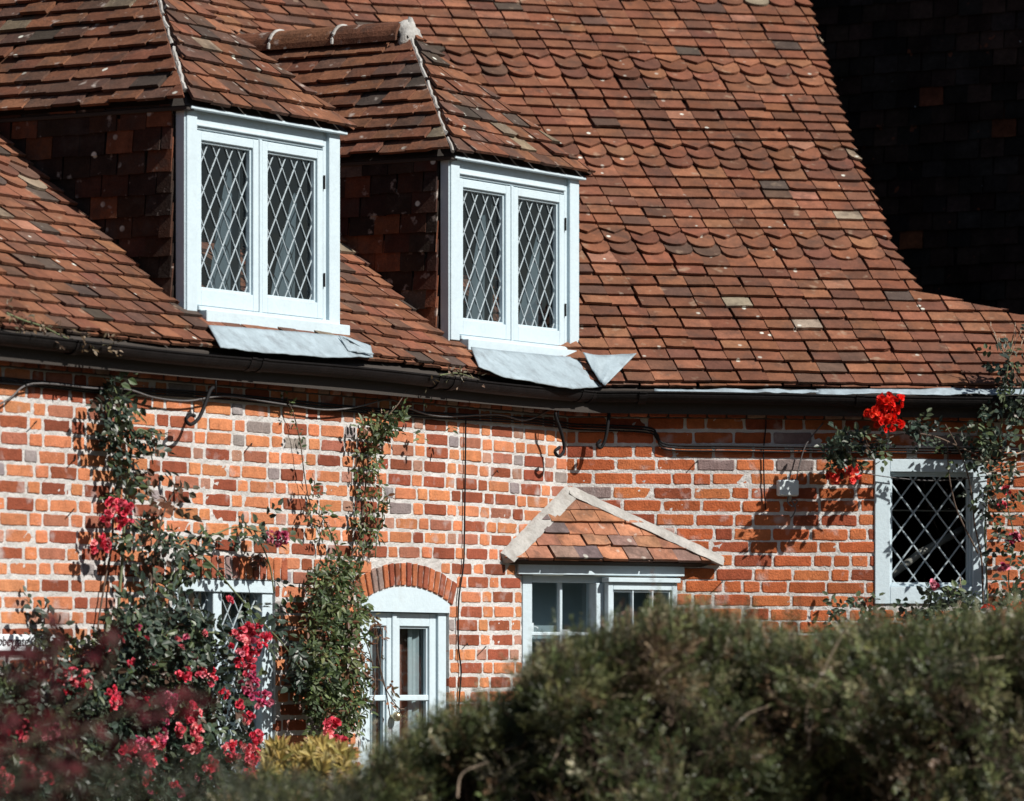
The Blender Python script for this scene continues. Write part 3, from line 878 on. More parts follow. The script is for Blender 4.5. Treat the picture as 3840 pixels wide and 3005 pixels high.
# lead aprons under the dormers, following the tiles
def apron(top, bot, seed, noise=0.0018):
    ribbon([on_roof(W1, *p, off=0.085) for p in top], [on_roof(W1, *p, off=0.078) for p in bot], 'lead_apron', noise, cols=40, rows_=10, seed=seed, th=0.006)
apron([(444, 694), (540, 701), (640, 709), (732, 717), (790, 738)], [(470, 741), (530, 749), (620, 757), (720, 763), (795, 762)], 2)
apron([(1004, 741), (1080, 749), (1160, 757), (1240, 764), (1292, 782)], [(1020, 783), (1080, 806), (1150, 817), (1220, 830), (1283, 824)], 4)
# curled corners of lead
def flap(fr, top, bot, o0, o1, seed):
    ribbon([on_roof(fr, x, y, off=o) for (x, y), o in zip(top, o0)], [on_roof(fr, x, y, off=o) for (x, y), o in zip(bot, o1)], 'lead_flap', 0.002, cols=16, rows_=8, seed=seed, th=0.005)
flap(W2, [(1243, 752), (1272, 758), (1312, 757), (1357, 754)], [(1256, 776), (1270, 800), (1282, 816), (1290, 822)], [.13, .12, .10, .10], [.11, .095, .09, .085], 7)
flap(W1, [(722, 716), (735, 720), (750, 728)], [(742, 748), (765, 752), (797, 756)], [.10, .12, .13], [.09, .10, .10], 9)

# ------------------------------------------------------------------ left garden window (lattice)
win = part('window', house); win['label'] = 'tall lattice window half hidden by the pink climbing rose'
mb = MB(); q0, q1 = -0.09, -0.015
_, zh = W1.at(490, 1263)
aM0, _ = W1.at(461, 1400); aM1, _ = W1.at(479, 1400); aJ, _ = W1.at(565, 1400); aI, _ = W1.at(386, 1300)
mb.box(W1, aL0+.002, aL1-.002, q0, q1+0.01, zh, zL1-.003); mb.box(W1, aJ, aL1-.002, q0, q1, zL0, zh-.001); mb.box(W1, aL0+.002, aI, q0, q1, zL0, zh-.001)
mb.box(W1, aM0, aM1, q0, q1-0.002, zL0+.06, zh-.001); mb.box(W1, aL0+.002, aL1-.002, q0, q1+0.03, zL0-0.02, zL0+.06)
mb.build('window_frame', M['white'], win)
for (u0, u1) in ((aI, aM0), (aM1, aJ)):
    pane(W1, u0, u1, zL0+.06, zh, q1-0.04, win); lattice(W1, u0, u1, zL0+.06, zh, q1-0.038, 3.6, 11.0, win, 0.008)
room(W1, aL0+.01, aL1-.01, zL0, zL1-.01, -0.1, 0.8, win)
curtain(W1, aM1+0.02, aJ-0.0, zL0+.05, zh, -0.16, win, folds=5)
# ------------------------------------------------------------------ garden door under the arch
door = part('door', house); door['label'] = 'white glazed double door under the brick arch'
mb = MB()
# arched head board
n = 16; V = []
_, zt0 = W1.at(860, 1305)
for q in (-0.075, 0.006):
    for i in range(n+1):
        a = aD0+0.002 + (aD1-aD0-0.004)*i/n
        V.append(W1.w(a, q, rc_z + math.sqrt(max(Rr**2-(a-ringc_a)**2, 0)) - 0.004))
    for i in range(n+1):
        a = aD0+0.002 + (aD1-aD0-0.004)*i/n
        V.append(W1.w(a, q, zt0))
k = 2*(n+1)
F = [(k+i, k+i+1, k+n+2+i, k+n+1+i)[::-1] for i in range(n)] + [(i, i+1, k+i+1, k+i) for i in range(n)] + [(n+1+i, k+n+1+i, k+n+2+i, n+2+i) for i in range(n)]
mb.add(V, F)
aR0, _ = W1.at(940, 1400); aLf, _ = W1.at(785, 1400)
mb.box(W1, aR0, aD1-.002, -0.08, -0.015, GROUND+.05, zt0); mb.box(W1, aD0+.002, aLf, -0.08, -0.015, GROUND+.05, zt0)
mb.build('door_frame', M['white'], door)
mb = MB(); cb = W1.at(855, 1400)[0]
for i in range(20):     # lime render between arch and frame, ragged
    pass
aMd, _ = W1.at(849, 1400)
_, zr1 = W1.at(890, 1480); _, zr0 = W1.at(890, 1496)
for u0, u1 in ((aLf+.002, aMd-.001), (aMd+.001, aR0-.002)):
    G = sash(W1, u0, u1, -1.5, zt0-.004, -0.07, -0.03, 0.062, 0.07, 0.15, door, bars=[('h', (zr0+zr1)/2, 0.03)], name='door_leaf')
    pane(W1, G[0], G[1], G[2], G[3], -0.058, door)
mb = MB(); mb.box(W1, aMd-0.02, aMd+0.02, -0.03, -0.02, -1.45, zt0-.01); mb.build('meeting_bead', M['white'], door)
pk = np.array(W1.pt(846, 1528, 0.01)); mb = MB()
V = []; n = 12
for i in range(9):
    for j in range(n):
        t, p = math.pi*i/8, 2*math.pi*j/n
        V.append((pk[0]+0.026*math.sin(t)*math.cos(p), pk[1]+0.026*math.sin(t)*math.sin(p), pk[2]+0.026*math.cos(t)))
mb.add(V, [(i*n+j, i*n+(j+1) % n, (i+1)*n+(j+1) % n, (i+1)*n+j) for i in range(8) for j in range(n)])
mb.tube([tuple(pk), tuple(pk - np.array([n1[0], n1[1], 0])*0.05)], 0.01); mb.build('door_knob', M['brass'], door, smooth=True)
room(W1, aD0+.01, aD1-.01, GROUND+.05, zt0-.01, -0.09, 0.8, door)
curtain(W1, aR0-.17, aR0-.02, -1.4, zt0-.02, -0.105, door, mt='roomlight', folds=2)
curtain(W1, aLf+.03, aMd-.05, -1.4, zt0-.02, -0.11, door, mt='roomlight', folds=3)
mb = MB(); mb.box(W1, aMd+.02, aR0-.10, -0.16, -0.14, -1.3, zt0-.05, c=None); mb.build('interior_panel', mat('brown_panel', (0.16, 0.075, 0.055), 0.8, noise=.2), door)
curtain(W1, aD0+0.02, aD1-.01, -1.4, zt0-.05, -0.75, door, mt='room', folds=2)

# ------------------------------------------------------------------ corner bay window and its little roof
bl = np.array(W1.w(aB+0.01, -0.0, 0))[:2]; br = np.array(W2.w(aB2-0.01, 0.0, 0))[:2]
BF = Frame(bl, br - bl); BW = float(np.linalg.norm(br - bl))
bay = part('window', house); bay['label'] = 'corner window below the small tiled roof'
def ba(X, Y=1300): return BF.at(X, Y, 0)[0]
def bz(Y, X=1270): return BF.at(X, Y, 0)[1]
zA, zBt = bz(1206), bz(1226)
mb = MB()
mb.box(BF, -0.06, BW+0.03, -0.02, 0.05, zA-0.055, zA+0.012)
mb.build('head_board', M['white'], bay)
mb = MB()
j0, j1 = ba(1115), ba(1136); m0, m1 = ba(1269), ba(1286); e0 = ba(1428)
zg = bz(1243)
mb.box(BF, j0, j1, -0.09, -0.005, -0.6, zA-0.056); mb.box(BF, j1, BW-0.0, -0.09, -0.008, zg, zA-0.057); mb.box(BF, m0, m1, -0.09, 0.01, -0.6, zg-.001)
mb.box(BF, e0, BW, -0.09, -0.004, -0.6, zg-.001); mb.box(BF, 0.0, BW, -0.09, 0.05, -0.66, -0.6)
mb.build('window_frame', M['white'], bay)
mb = MB(); vb = ba(1204); hb = bz(1352)
mb.box(BF, vb-0.009, vb+0.009, -0.07, -0.035, -0.6, zg); mb.box(BF, j1, m0, -0.07, -0.036, hb-0.01, hb+0.01); mb.build('glazing_bars', M['white'], bay)
pane(BF, j1, m0, -0.6, zg, -0.06, bay)
x0, x1 = m1-0.005, e0+0.012; zc = bz(1237)
mb = MB(); mb.box(BF, x0-0.01, x1+0.01, 0.005, 0.075, zc-0.012, zc+0.014); mb.build('drip_rail', M['white'], bay)
G = sash(BF, x0, x1, -0.55, zc-0.014, 0.015, 0.055, 0.035, 0.04, 0.06, bay, bars=[('v', ba(1342)-.01, 0.010), ('v', ba(1384)-.01, 0.010)])
pane(BF, G[0], G[1], G[2], G[3], 0.028, bay)
room(BF, 0.02, BW-0.02, -0.6, zA-0.06, -0.10, 0.55, bay)
curtain(BF, 0.03, BW-.03, -.58, zA-.07, -0.235, bay, mt='blind', folds=1, amp=.002, name='roller_blind')
mb = MB(); mb.box(BF, j1+.02, BW-.02, -0.26, -0.101, bz(1362)-.02, bz(1362)); mb.build('inner_shelf', M['white'], bay)
# roof over the bay: plane through the apex in the corner
kq = 0.07
Lp = np.array(W1.pt(1068, 1192, 0.0)); Rp = np.array(W2.pt(1538, 1196, 0.0))
zav = (Lp[2] + Rp[2]) / 2 - 0.0; Lp[2] = zav; Rp[2] = zav
Ap = np.array([K[0], K[1], W1.at(1211, 1046)[1]])
T = Rp - Lp; TL = np.linalg.norm(T); T = T / TL
U = Ap - Lp; s_ = U @ T; U = U - T*s_; UL = np.linalg.norm(U); U = U/UL
mb = MB()
tile_plane(mb, Lp - U*0.02, T, U, [(0.0, 0), (TL-0.0, 0), (s_, UL)], 0.088, L=0.19, lift=0.022, pal=BAY_PAL, wob=0.004)
tile_plane(mb, Lp - U*0.012 - np.cross(T, U)*0.016, T, U, [(0.02, 0), (TL-0.02, 0), (s_, UL)], 0.4, L=0.19, lift=0.014, pal=BAY_PAL, wob=0.0)
bro = mb.build('window_canopy', M['tile_old'], house); bro['label'] = 'small triangular tiled roof in the wall corner'
mb = MB(); Nn = np.cross(T, U)
V = [Lp - Nn*.02, Rp - Nn*.02, Ap - Nn*.02, Lp - Nn*.05, Rp - Nn*.05, Ap - Nn*.05]
mb.add(V, [(0, 1, 2), (5, 4, 3), (0, 3, 4, 1)]); mb.build('canopy_boarding', M['dark'], bro)
for A_, B_, fr, wd in ((Ap, Lp, W1, 0.062), (Ap, Rp, W2, 0.058)):
    # cement fillet: a wedge lying against the wall and on the tiles
    mb = MB(); N_ = 26; V = []
    out = np.array([fr.n[0], fr.n[1], 0])
    dirr = (B_-A_)/np.linalg.norm(B_-A_)
    across = np.cross(dirr, out); across *= 1 if across[2] > 0 else -1
    ext = 1.0 if fr is W2 else 1.0
    for i in range(N_+1):
        t = i/N_*ext; p = A_*(1-t)+B_*t
        wv = wd*(1+random.uniform(-.08, .08))*(0.8 if i in (0,) else 1)
        up = across*wv*0.55; dn = -across*wv*0.45
        V += [p + up + out*0.006, p + up*0.7 + out*(0.028+random.uniform(-.003, .003)), p + dn*0.4 + out*(0.062+random.uniform(-.004, .004)), p + dn + out*(0.075+random.uniform(-.004, .004)), p + dn*1.25 + out*0.05, p+dn+out*(-.01)]
    mb.add(V, [(i*6+k_, i*6+k_+1, (i+1)*6+k_+1, (i+1)*6+k_) for i in range(N_) for k_ in range(5)] + [tuple(range(6)), tuple(N_*6+k_ for k_ in range(6))])
    mb.build('cement_fillet', M['cement'], bro)

# ------------------------------------------------------------------ right lattice window
win = part('window', house); win['label'] = 'square lattice window on the right wall'
aG0, zG1 = W2.at(1899, 1011, -0.01); aG1, zG0 = W2.at(2067, 1247, -0.01)
mb = MB(); q0, q1 = -0.07, 0.014
mb.box(W2, aW0-.012, aG0-0.012, q0, q1, zW0-.01, zW1+.012); mb.box(W2, aG1+0.012, aW1+.012, q0, q1, zW0-.01, zW1+.012)
mb.box(W2, aG0-0.012, aG1+0.012, q0, q1-.001, zG1+.012, zW1+.011); mb.box(W2, aG0-0.012, aG1+0.012, q0, q1-.001, zW0-.009, zG0-.012)
mb.build('window_frame', M['white'], win)
sash(W2, aG0-.012, aG1+.012, zG0-.012, zG1+.012, -0.05, -0.008, 0.012, 0.012, 0.012, win)
pane(W2, aG0, aG1, zG0, zG1, -0.035, win)
lattice(W2, aG0, aG1, zG0, zG1, -0.032, 3.35, 3.5, win, 0.0095)
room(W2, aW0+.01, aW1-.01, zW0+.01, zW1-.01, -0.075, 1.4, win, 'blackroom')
mb = MB(); _, zz = W2.at(1980, 1085); mb.box(W2, aG0-.02, aG1+.02, -0.30, -0.28, zz-.004, zz+.004); mb.build('curtain_rail', M['wood'], win)

# ------------------------------------------------------------------ shaded wing behind, on the right
wo = np.array(on_roof(W2, 1722, 0))[:2] + np.array([-0.55, 0.75])
WG = Frame(wo, np.array([0.85, -0.527]))
wing = thing('tile_hung_gable', (wo[0], wo[1], GROUND), 'tall dark tile-hung gable in deep shade behind the main roof', 'building')
mb = MB()
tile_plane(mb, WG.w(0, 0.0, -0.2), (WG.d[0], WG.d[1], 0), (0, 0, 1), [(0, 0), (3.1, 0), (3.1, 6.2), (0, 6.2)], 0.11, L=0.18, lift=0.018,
           pal=[(40, (0.022, 0.014, 0.012), 0.4), (40, (0.016, 0.013, 0.012), 0.4), (1.5, (0.08, 0.028, 0.015), 0.2)])  # near-black tile colours carry the wing's deep shade
mb.build('wall_tiles', mat('shade_dark_tile', rough=1.0, attr=True, noise=0.4, nscale=6, bump=0.6, spec=0.05, spots=((0.16, 0.05, 0.025), 13, 0.68, 0.72, 0.5), speckle=((0.2, 0.22, 0.24), 9, 0.06)), wing)
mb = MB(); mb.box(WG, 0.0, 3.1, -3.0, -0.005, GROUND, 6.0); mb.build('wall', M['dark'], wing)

# ------------------------------------------------------------------ ground
mb = MB(); g_ = 1500
mb.add([(-g_, -g_, GROUND), (g_, -g_, GROUND), (g_, g_, GROUND), (-g_, g_, GROUND)], [(0, 1, 2, 3)])
tag(mb.build('ground', M['soil']), kind='structure')

# ------------------------------------------------------------------ small things on the wall
def path1(pts, q=0.03, fr=W1): return [fr.pt(x, y, q if not callable(q) else q(x)) for x, y in pts]
def cable(name, pts, r, m_, label, cat='cable', group=None):
    mb = MB(); mb.tube(smooth_path(pts, 5), r, 7); o = mb.build(name, M[m_], smooth=True); tag(o, label, cat, group); return o
C1 = [(-60, 800), (100, 815), (203, 826), (305, 829), (474, 840), (600, 852), (739, 866), (870, 877), (987, 884), (1130, 892)]
C2 = [(1235, 905), (1376, 911), (1400, 925), (1424, 948), (1560, 951), (1700, 953), (1950, 955), (2260, 958)]
def two(off, q=0.03, wv=0):
    a = [W1.pt(x, y + off + wv*math.sin(x*0.05), q) for x, y in C1]
    b = [W2.pt(x, y + off + wv*math.sin(x*0.04), q) for x, y in C2]
    return a + [tuple((np.array(W1.pt(1195, 900+off, q)) + np.array(W2.pt(1212, 903+off, q)))/2)] + b
cable('electric_cable', two(0), 0.006, 'cable', 'thick black cable running under the eaves along both walls, uppermost of the bundle')
cable('electric_cable', two(5.5, 0.028), 0.0055, 'cable', 'second black cable of the bundle below the gutter, in the middle')
cable('electric_cable', two(11, 0.026), 0.005, 'cable', 'lowest black cable of the bundle under the eaves')
cable('loose_wire', path1([(-20, 872), (20, 850), (70, 818), (200, 828), (270, 830), (330, 848), (400, 855), (480, 845), (590, 860), (690, 874), (760, 868), (830, 852), (870, 870), (940, 888), (1060, 884), (1120, 896), (1172, 874)], 0.05), 0.0045, 'cablegrey', 'pale grey wire looping loosely in front of the black cables', 'wire')
cable('hanging_wire', path1([(993, 886), (992, 992), (990, 1137), (988, 1205), (978, 1279), (977, 1374), (983, 1432), (978, 1510), (980, 1620)], 0.015), 0.0045, 'cable', 'thin black wire hanging down the brick wall beside the arched door', 'wire')
cable('hanging_wire', path1([(1627, 880), (1633, 900), (1628, 960), (1629, 1030), (1632, 1086)], 0.015, W2), 0.004, 'cable', 'short black wire running down the right wall left of the junction box', 'wire')
cable('box_wire', path1([(1697, 1026), (1706, 985), (1720, 945), (1755, 902)], 0.04, W2), 0.004, 'cablegrey', 'grey wire rising from the junction box to the rose', 'wire')
cable('window_wire', path1([(1835, 1008), (1900, 1018), (1990, 1025), (2080, 1018), (2200, 1000)], 0.04, W2), 0.003, 'cablegrey', 'thin wire stretched across the top of the right lattice window', 'wire')
# junction box
jb = thing('junction_box', W2.pt(1681, 1059, 0), 'light grey square junction box on the right brick wall', 'box')
b0, bz1 = W2.at(1659, 1023, 0.05); b1, bz0 = W2.at(1703, 1058, 0.05)
mb = MB(); mb.box(W2, b0, b1, 0.01, 0.055, bz0, bz1, ch=0.008); mb.build('housing', M['plastic'], jb)
mb = MB(); mb.box(W2, b0+.004, b1-.004, 0.055, 0.062, bz0+.004, bz1-.004, ch=0.004); mb.build('cover', M['plastic'], jb)
mb = MB(); mb.tube(smooth_path(path1([(1681, 1056), (1679, 1070), (1690, 1080), (1700, 1068), (1688, 1066), (1696, 1084), (1690, 1100), (1684, 1105)], 0.035, W2), 5), 0.004, 6); mb.build('wire_tail', M['cablegrey'], jb)
# iron hooks hanging from the gutter
def hook(fr, pts, top, label, q=0.13):
    mb = MB(); P = smooth_path([fr.pt(x, y, q) for x, y in pts], 6); mb.tube(P, 0.0095, 7)
    p = fr.pt(top[0], top[1], q); mb.tube([p, fr.pt(top[0], top[1] + 45, q)], 0.005, 6)
    o = mb.build('iron_hook', M['iron'], smooth=True); tag(o, label, 'hook', 'scrolled iron hooks below the gutter')
hook(W1, [(455, 826), (447, 835), (437, 863), (423, 893), (406, 905), (396, 895), (405, 885), (415, 887)], (460, 795), 'black scrolled iron hook on the left wall between the dormer and the window')
hook(W1, [(1184, 880), (1186, 893), (1197, 924), (1203, 958), (1192, 973), (1183, 963), (1193, 954)], (1190, 852), 'black scrolled iron hook just left of the wall corner')
hook(W2, [(1300, 870), (1298, 885), (1292, 930), (1282, 954), (1273, 948), (1281, 938)], (1300, 852), 'black iron hook just right of the wall corner', 0.11)
# name plate
sx0, sz1 = W1.at(-24, 1352, 0.03); sx1, sz0 = W1.at(128, 1389, 0.03)
sg = thing('name_plate', W1.w(sx0, 0.02, sz0), 'white enamel house name plate with black lettering at the left edge', 'sign')
mb = MB(); mb.box(W1, sx0, sx1, 0.02, 0.032, sz0, sz1, ch=0.004); mb.build('plate', M['signw'], sg)
cu = bpy.data.curves.new('lettering', 'FONT'); cu.body = 'Abbeygate Cottage'; cu.size = 0.1; cu.extrude = 0.002; cu.align_x = 'LEFT'
cu.shear = 0.1
tmp = bpy.data.objects.new('lettering', cu); COL.objects.link(tmp)
me = bpy.data.meshes.new_from_object(tmp); bpy.data.objects.remove(tmp)
co = np.array([v.co[:] for v in me.vertices]); wdt = co[:, 0].max()-co[:, 0].min(); hgt = sz1 - sz0
ks = (sx1-sx0-0.04)/wdt; kz = min(ks*1.15, hgt*0.75/ (co[:, 1].max()-co[:, 1].min()))
for v in me.vertices:
    x, y, z = v.co
    p = W1.w(sx0+0.02+(x-co[:, 0].min())*ks, 0.034+z, sz0+hgt*0.33+y*kz)
    v.co = (p[0]-sg.location[0], p[1]-sg.location[1], p[2]-sg.location[2])
me.materials.append(M['ink']); lo_ = bpy.data.objects.new('lettering', me); COL.objects.link(lo_); lo_.parent = sg
# mugs on the shelf of the corner window, pole behind the right window
shelf = bz(1362)
for X, w_, h_, lb in ((1152, 0.05, 0.085, 'wide white mug on the shelf inside the corner window, leftmost'), (1236, 0.03, 0.05, 'small white cup on the shelf inside the corner window, left of two'), (1257, 0.026, 0.05, 'small white cup on the shelf inside the corner window, beside the post')):
    a = ba(X); c = BF.w(a, -0.155, shelf); mb = MB(); V = []; n = 20
    prof = [(0.0, 0), (w_*0.8, 0), (w_, h_*0.2), (w_, h_), (w_*0.9, h_), (w_*0.9, h_*0.15), (0, h_*0.1)]
    for r_, z_ in prof:
        for j in range(n): V.append((c[0]+r_*math.cos(2*math.pi*j/n), c[1]+r_*math.sin(2*math.pi*j/n), c[2]+z_+.001))
    mb.add(V, [(i*n+j, i*n+(j+1) % n, (i+1)*n+(j+1) % n, (i+1)*n+j) for i in range(len(prof)-1) for j in range(n)])
    mb.tube([(c[0]+w_*1.0, c[1]-.0, c[2]+h_*.8), (c[0]+w_*1.45, c[1], c[2]+h_*.7), (c[0]+w_*1.45, c[1], c[2]+h_*.35), (c[0]+w_*1.0, c[1], c[2]+h_*.25)], 0.004)
    tag(mb.build('mug', M['china'], smooth=True), lb, 'mug', 'mugs on the window shelf')
mb = MB(); mb.tube([W2.pt(1885, 1240, -0.16), W2.pt(1960, 1180, -0.2), W2.pt(2072, 1118, -0.25)], 0.022, 10)
tag(mb.build('wooden_pole', M['wood'], smooth=True), 'pale pole leaning diagonally inside the right lattice window', 'pole')


# ------------------------------------------------------------------ plants
rng = np.random.default_rng(5)
def unit(v): return v / np.maximum(np.linalg.norm(v, axis=-1, keepdims=True), 1e-9)
LEAF = np.array([(0, 0, 0), (0.28, 0.5, 0.16), (0.68, 0.38, 0.14), (1, 0, -0.06), (0.68, -0.38, 0.14), (0.28, -0.5, 0.16)])
LEAFF = [(0, 1, 2, 3), (0, 3, 4, 5)]
def pal_cols(pal, n):
    wts = np.array([p[0] for p in pal], float); k = rng.choice(len(pal), n, p=wts/wts.sum())
    c = np.array([p[1] for p in pal])[k] * (1 + rng.uniform(-0.28, 0.28, (n, 1))) * (1 + rng.uniform(-0.06, 0.06, (n, 3)))
    return np.clip(c, 0.003, 1)
def put_leaves(mb, P, D, N, L, wd, cols, shape=LEAF, faces=LEAFF):
    """P positions, D tip directions, N normals, L lengths"""
    D = unit(D); N = unit(N - (N*D).sum(1, keepdims=True)*D); Sd = np.cross(N, D)
    L = np.asarray(L)[:, None, None]; sh = shape[None]
    V = P[:, None] + D[:, None]*sh[..., 0:1]*L + Sd[:, None]*sh[..., 1:2]*L*wd + N[:, None]*sh[..., 2:3]*L*wd
    mb.add_many(V, faces, cols)
def sprigs(mb, C, out, pal, L=0.047, wd=0.62, nl=5, spread=1.0, droop=0.5, lb=None):
    """a compound leaf at every centre: nl leaflets on a short stalk"""
    n = len(C); out = np.array([out[0], out[1], 0.0])
    axis = unit(rng.normal(0, 1, (n, 3)) + out*0.3 + np.array([0, 0, -droop]))
    Nn = unit(out*0.75 + np.array([0, 0, 0.5]) + rng.normal(0, 0.55*spread, (n, 3)))
    side = unit(np.cross(Nn, axis))
    base = pal_cols(pal, n); sz = L*rng.uniform(0.7, 1.25, n)
    conf = [(1.9, 0, 0)] + [(a, sg, 0) for a in (1.25, 0.45) for sg in (1, -1)]
    if nl == 3: conf = [(1.1, 0, 0), (0.6, 1, 0), (0.6, -1, 0)]
    for a, sg, _ in conf[:nl]:
        P = C + axis*(a*sz)[:, None] + side*(sg*0.12*sz)[:, None]
        D = unit(axis*(1.0 if sg == 0 else 0.55) + side*sg*0.95 + rng.normal(0, 0.18, (n, 3)))
        put_leaves(mb, P, D, Nn + rng.normal(0, 0.25, (n, 3)), sz, wd, np.clip(base*(1+rng.uniform(-.15, .15, (n, 1))), .003, 1))
def inpoly(P, poly):
    x, y = P[:, 0], P[:, 1]; r = np.zeros(len(P), bool); n = len(poly)
    for i in range(n):
        (x0, y0), (x1, y1) = poly[i], poly[(i+1) % n]
        c = ((y0 > y) != (y1 > y)); r ^= c & (x < (x1-x0)*(y-y0)/(y1-y0+1e-12)+x0)
    return r
def sample(poly, n):
    p = np.array(poly, float); out = np.zeros((0, 2))
    while len(out) < n:
        q = rng.uniform(p.min(0), p.max(0), (n*2, 2)); out = np.vstack([out, q[inpoly(q, poly)]])
    return out[:n]
def field(fr, poly, n, q0, q1, qp=1.0):
    """n points spread over an outline drawn on the wall, q0..q1 in front of it"""
    s_ = sample(poly, n)
    q = q0 + (q1-q0)*rng.random(n)**qp
    return np.array([fr.pt(x, y, qq) for (x, y), qq in zip(s_, q)])
def along(P, n, r):
    P = np.array(P); k = rng.uniform(0, len(P)-1.001, n); i = k.astype(int); f = (k-i)[:, None]
    return P[i]*(1-f) + P[i+1]*f + rng.normal(0, r, (n, 3))
PET = np.array([(0, 0, 0), (0.5, 0.42, 0.03), (0.9, 0.40, 0.12), (1.05, 0, 0.06), (0.9, -0.40, 0.12), (0.5, -0.42, 0.03)])
def blooms(mb, C, face, size, pal):
    """ruffled open roses: an outer and an inner ring of petals"""
    n = len(C); face = unit(np.tile(np.array(face, float), (n, 1)) + rng.normal(0, 0.5, (n, 3)))
    t = unit(np.cross(face, rng.normal(0, 1, (n, 3)))); b = np.cross(face, t)
    base = pal_cols(pal, n)
    for k, (cnt, tilt, sc_, lift) in enumerate(((6, 0.35, 1.0, 0), (5, 0.95, 0.8, 0.05), (4, 1.3, 0.55, 0.1))):
        for j in range(cnt):
            a = 2*math.pi*j/cnt + k*0.6 + rng.uniform(-.25, .25, n); ct = np.clip(tilt + rng.uniform(-.25, .25, n), 0, 1.5)
            rad = t*np.cos(a)[:, None] + b*np.sin(a)[:, None]
            D = rad*np.cos(ct)[:, None] + face*np.sin(ct)[:, None]
            Nn = face*np.cos(ct)[:, None] - rad*np.sin(ct)[:, None]
            put_leaves(mb, C + face*(lift*size), D, Nn, size*sc_*rng.uniform(.85, 1.15, n), 1.0, np.clip(base*(1+rng.uniform(-.25, .3, (n, 1))), 0, 1), PET, [(0, 1, 2, 3), (0, 3, 4, 5)])
def cluster(fr, parent, X, Y, rx, ry, n, q, pal, size=0.026, name='flower_cluster'):
    mb = MB(); th_ = rng.uniform(0, 2*math.pi, n); rr = np.sqrt(rng.random(n))
    C = np.array([fr.pt(X + rx*r_*math.cos(t), Y + ry*r_*math.sin(t), q + 0.05*rng.random()) for r_, t in zip(rr, th_)])
    blooms(mb, C, (fr.n[0]*0.8, fr.n[1]*0.8, 0.25), size, pal)
    return mb.build(name, M['petal'], parent)
ROSEL = [(55, (0.030, 0.048, 0.034)), (25, (0.045, 0.062, 0.036)), (12, (0.06, 0.085, 0.035)), (6, (0.075, 0.045, 0.03))]
PINK = [(45, (0.50, 0.030, 0.060)), (35, (0.60, 0.085, 0.125)), (20, (0.72, 0.24, 0.26))]
DUSK = [(50, (0.42, 0.05, 0.12)), (50, (0.6, 0.2, 0.26))]
RED = [(70, (0.70, 0.018, 0.010)), (30, (0.80, 0.055, 0.02))]
CORAL = [(60, (0.75, 0.07, 0.06)), (40, (0.85, 0.2, 0.1))]

# --- pink climbing rose on the left wall
rose = thing('climbing_rose', W1.w(W1.at(300, 1500)[0], 0.15, GROUND), 'pink flowering climbing rose with glossy dark leaves over the left wall and window', 'rose', 'climbing roses')
def stem(fr, pts, q, r, m_, parent, r1=None, name='stem'):
    qs = q if isinstance(q, (list, tuple)) else [q]*len(pts)
    P = smooth_path([fr.pt(x, y, qq) for (x, y), qq in zip(pts, qs)], 6)
    mb = MB(); mb.tube(P, r, 7, r1=r1); mb.build(name, M[m_], parent, smooth=True); return P
lf = MB()
S1 = stem(W1, [(252, 1760), (250, 1500), (253, 1300), (260, 1200), (266, 1100), (275, 1000), (281, 935), (268, 890), (246, 835), (236, 800)], [.1, .1, .08, .08, .07, .07, .07, .07, .08, .08], 0.009, 'stem', rose, 0.005)
S1b = stem(W1, [(212, 1760), (206, 1400), (222, 1250), (240, 1150), (236, 1050)], 0.03, 0.005, 'twig', rose)
S2 = stem(W1, [(300, 1340), (325, 1220), (338, 1140), (352, 1085), (372, 1040), (352, 1010)], [.15, .1, .1, .1, .12, .12], 0.007, 'twig', rose, 0.003)
S3 = stem(W1, [(266, 1110), (300, 1128), (340, 1150), (400, 1150), (450, 1142), (500, 1124), (550, 1132), (598, 1150)], .13, 0.005, 'stem', rose, 0.003)
S4 = stem(W1, [(330, 1160), (390, 1165), (445, 1198), (500, 1262), (560, 1328), (602, 1372), (640, 1425), (690, 1490)], [.1, .12, .16, .18, .2, .2, .18, .15], 0.006, 'stem', rose, 0.003)
S5 = stem(W1, [(540, 1128), (566, 1180), (578, 1220), (584, 1265)], .12, 0.004, 'stem', rose)
S6 = stem(W1, [(284, 940), (296, 915), (322, 925), (352, 930)], .12, 0.004, 'stem', rose)
S7 = stem(W1, [(322, 925), (320, 950), (326, 990)], .12, 0.003, 'stem', rose)
S8 = stem(W1, [(290, 1370), (360, 1350), (440, 1348), (520, 1362)], .35, 0.005, 'stem', rose)
S9 = stem(W1, [(300, 1180), (320, 1230), (352, 1245), (380, 1290)], .06, 0.012, 'twig', rose)
for P_, n_, r_ in ((S1[34:], 10, .025), (S2, 11, .04), (S3, 24, .03), (S4, 20, .03), (S5, 4, .02), (S6, 5, .015), (S7, 3, .015), (S1[8:40], 12, .04)):
    sprigs(lf, along(P_, n_, r_), n1, ROSEL)
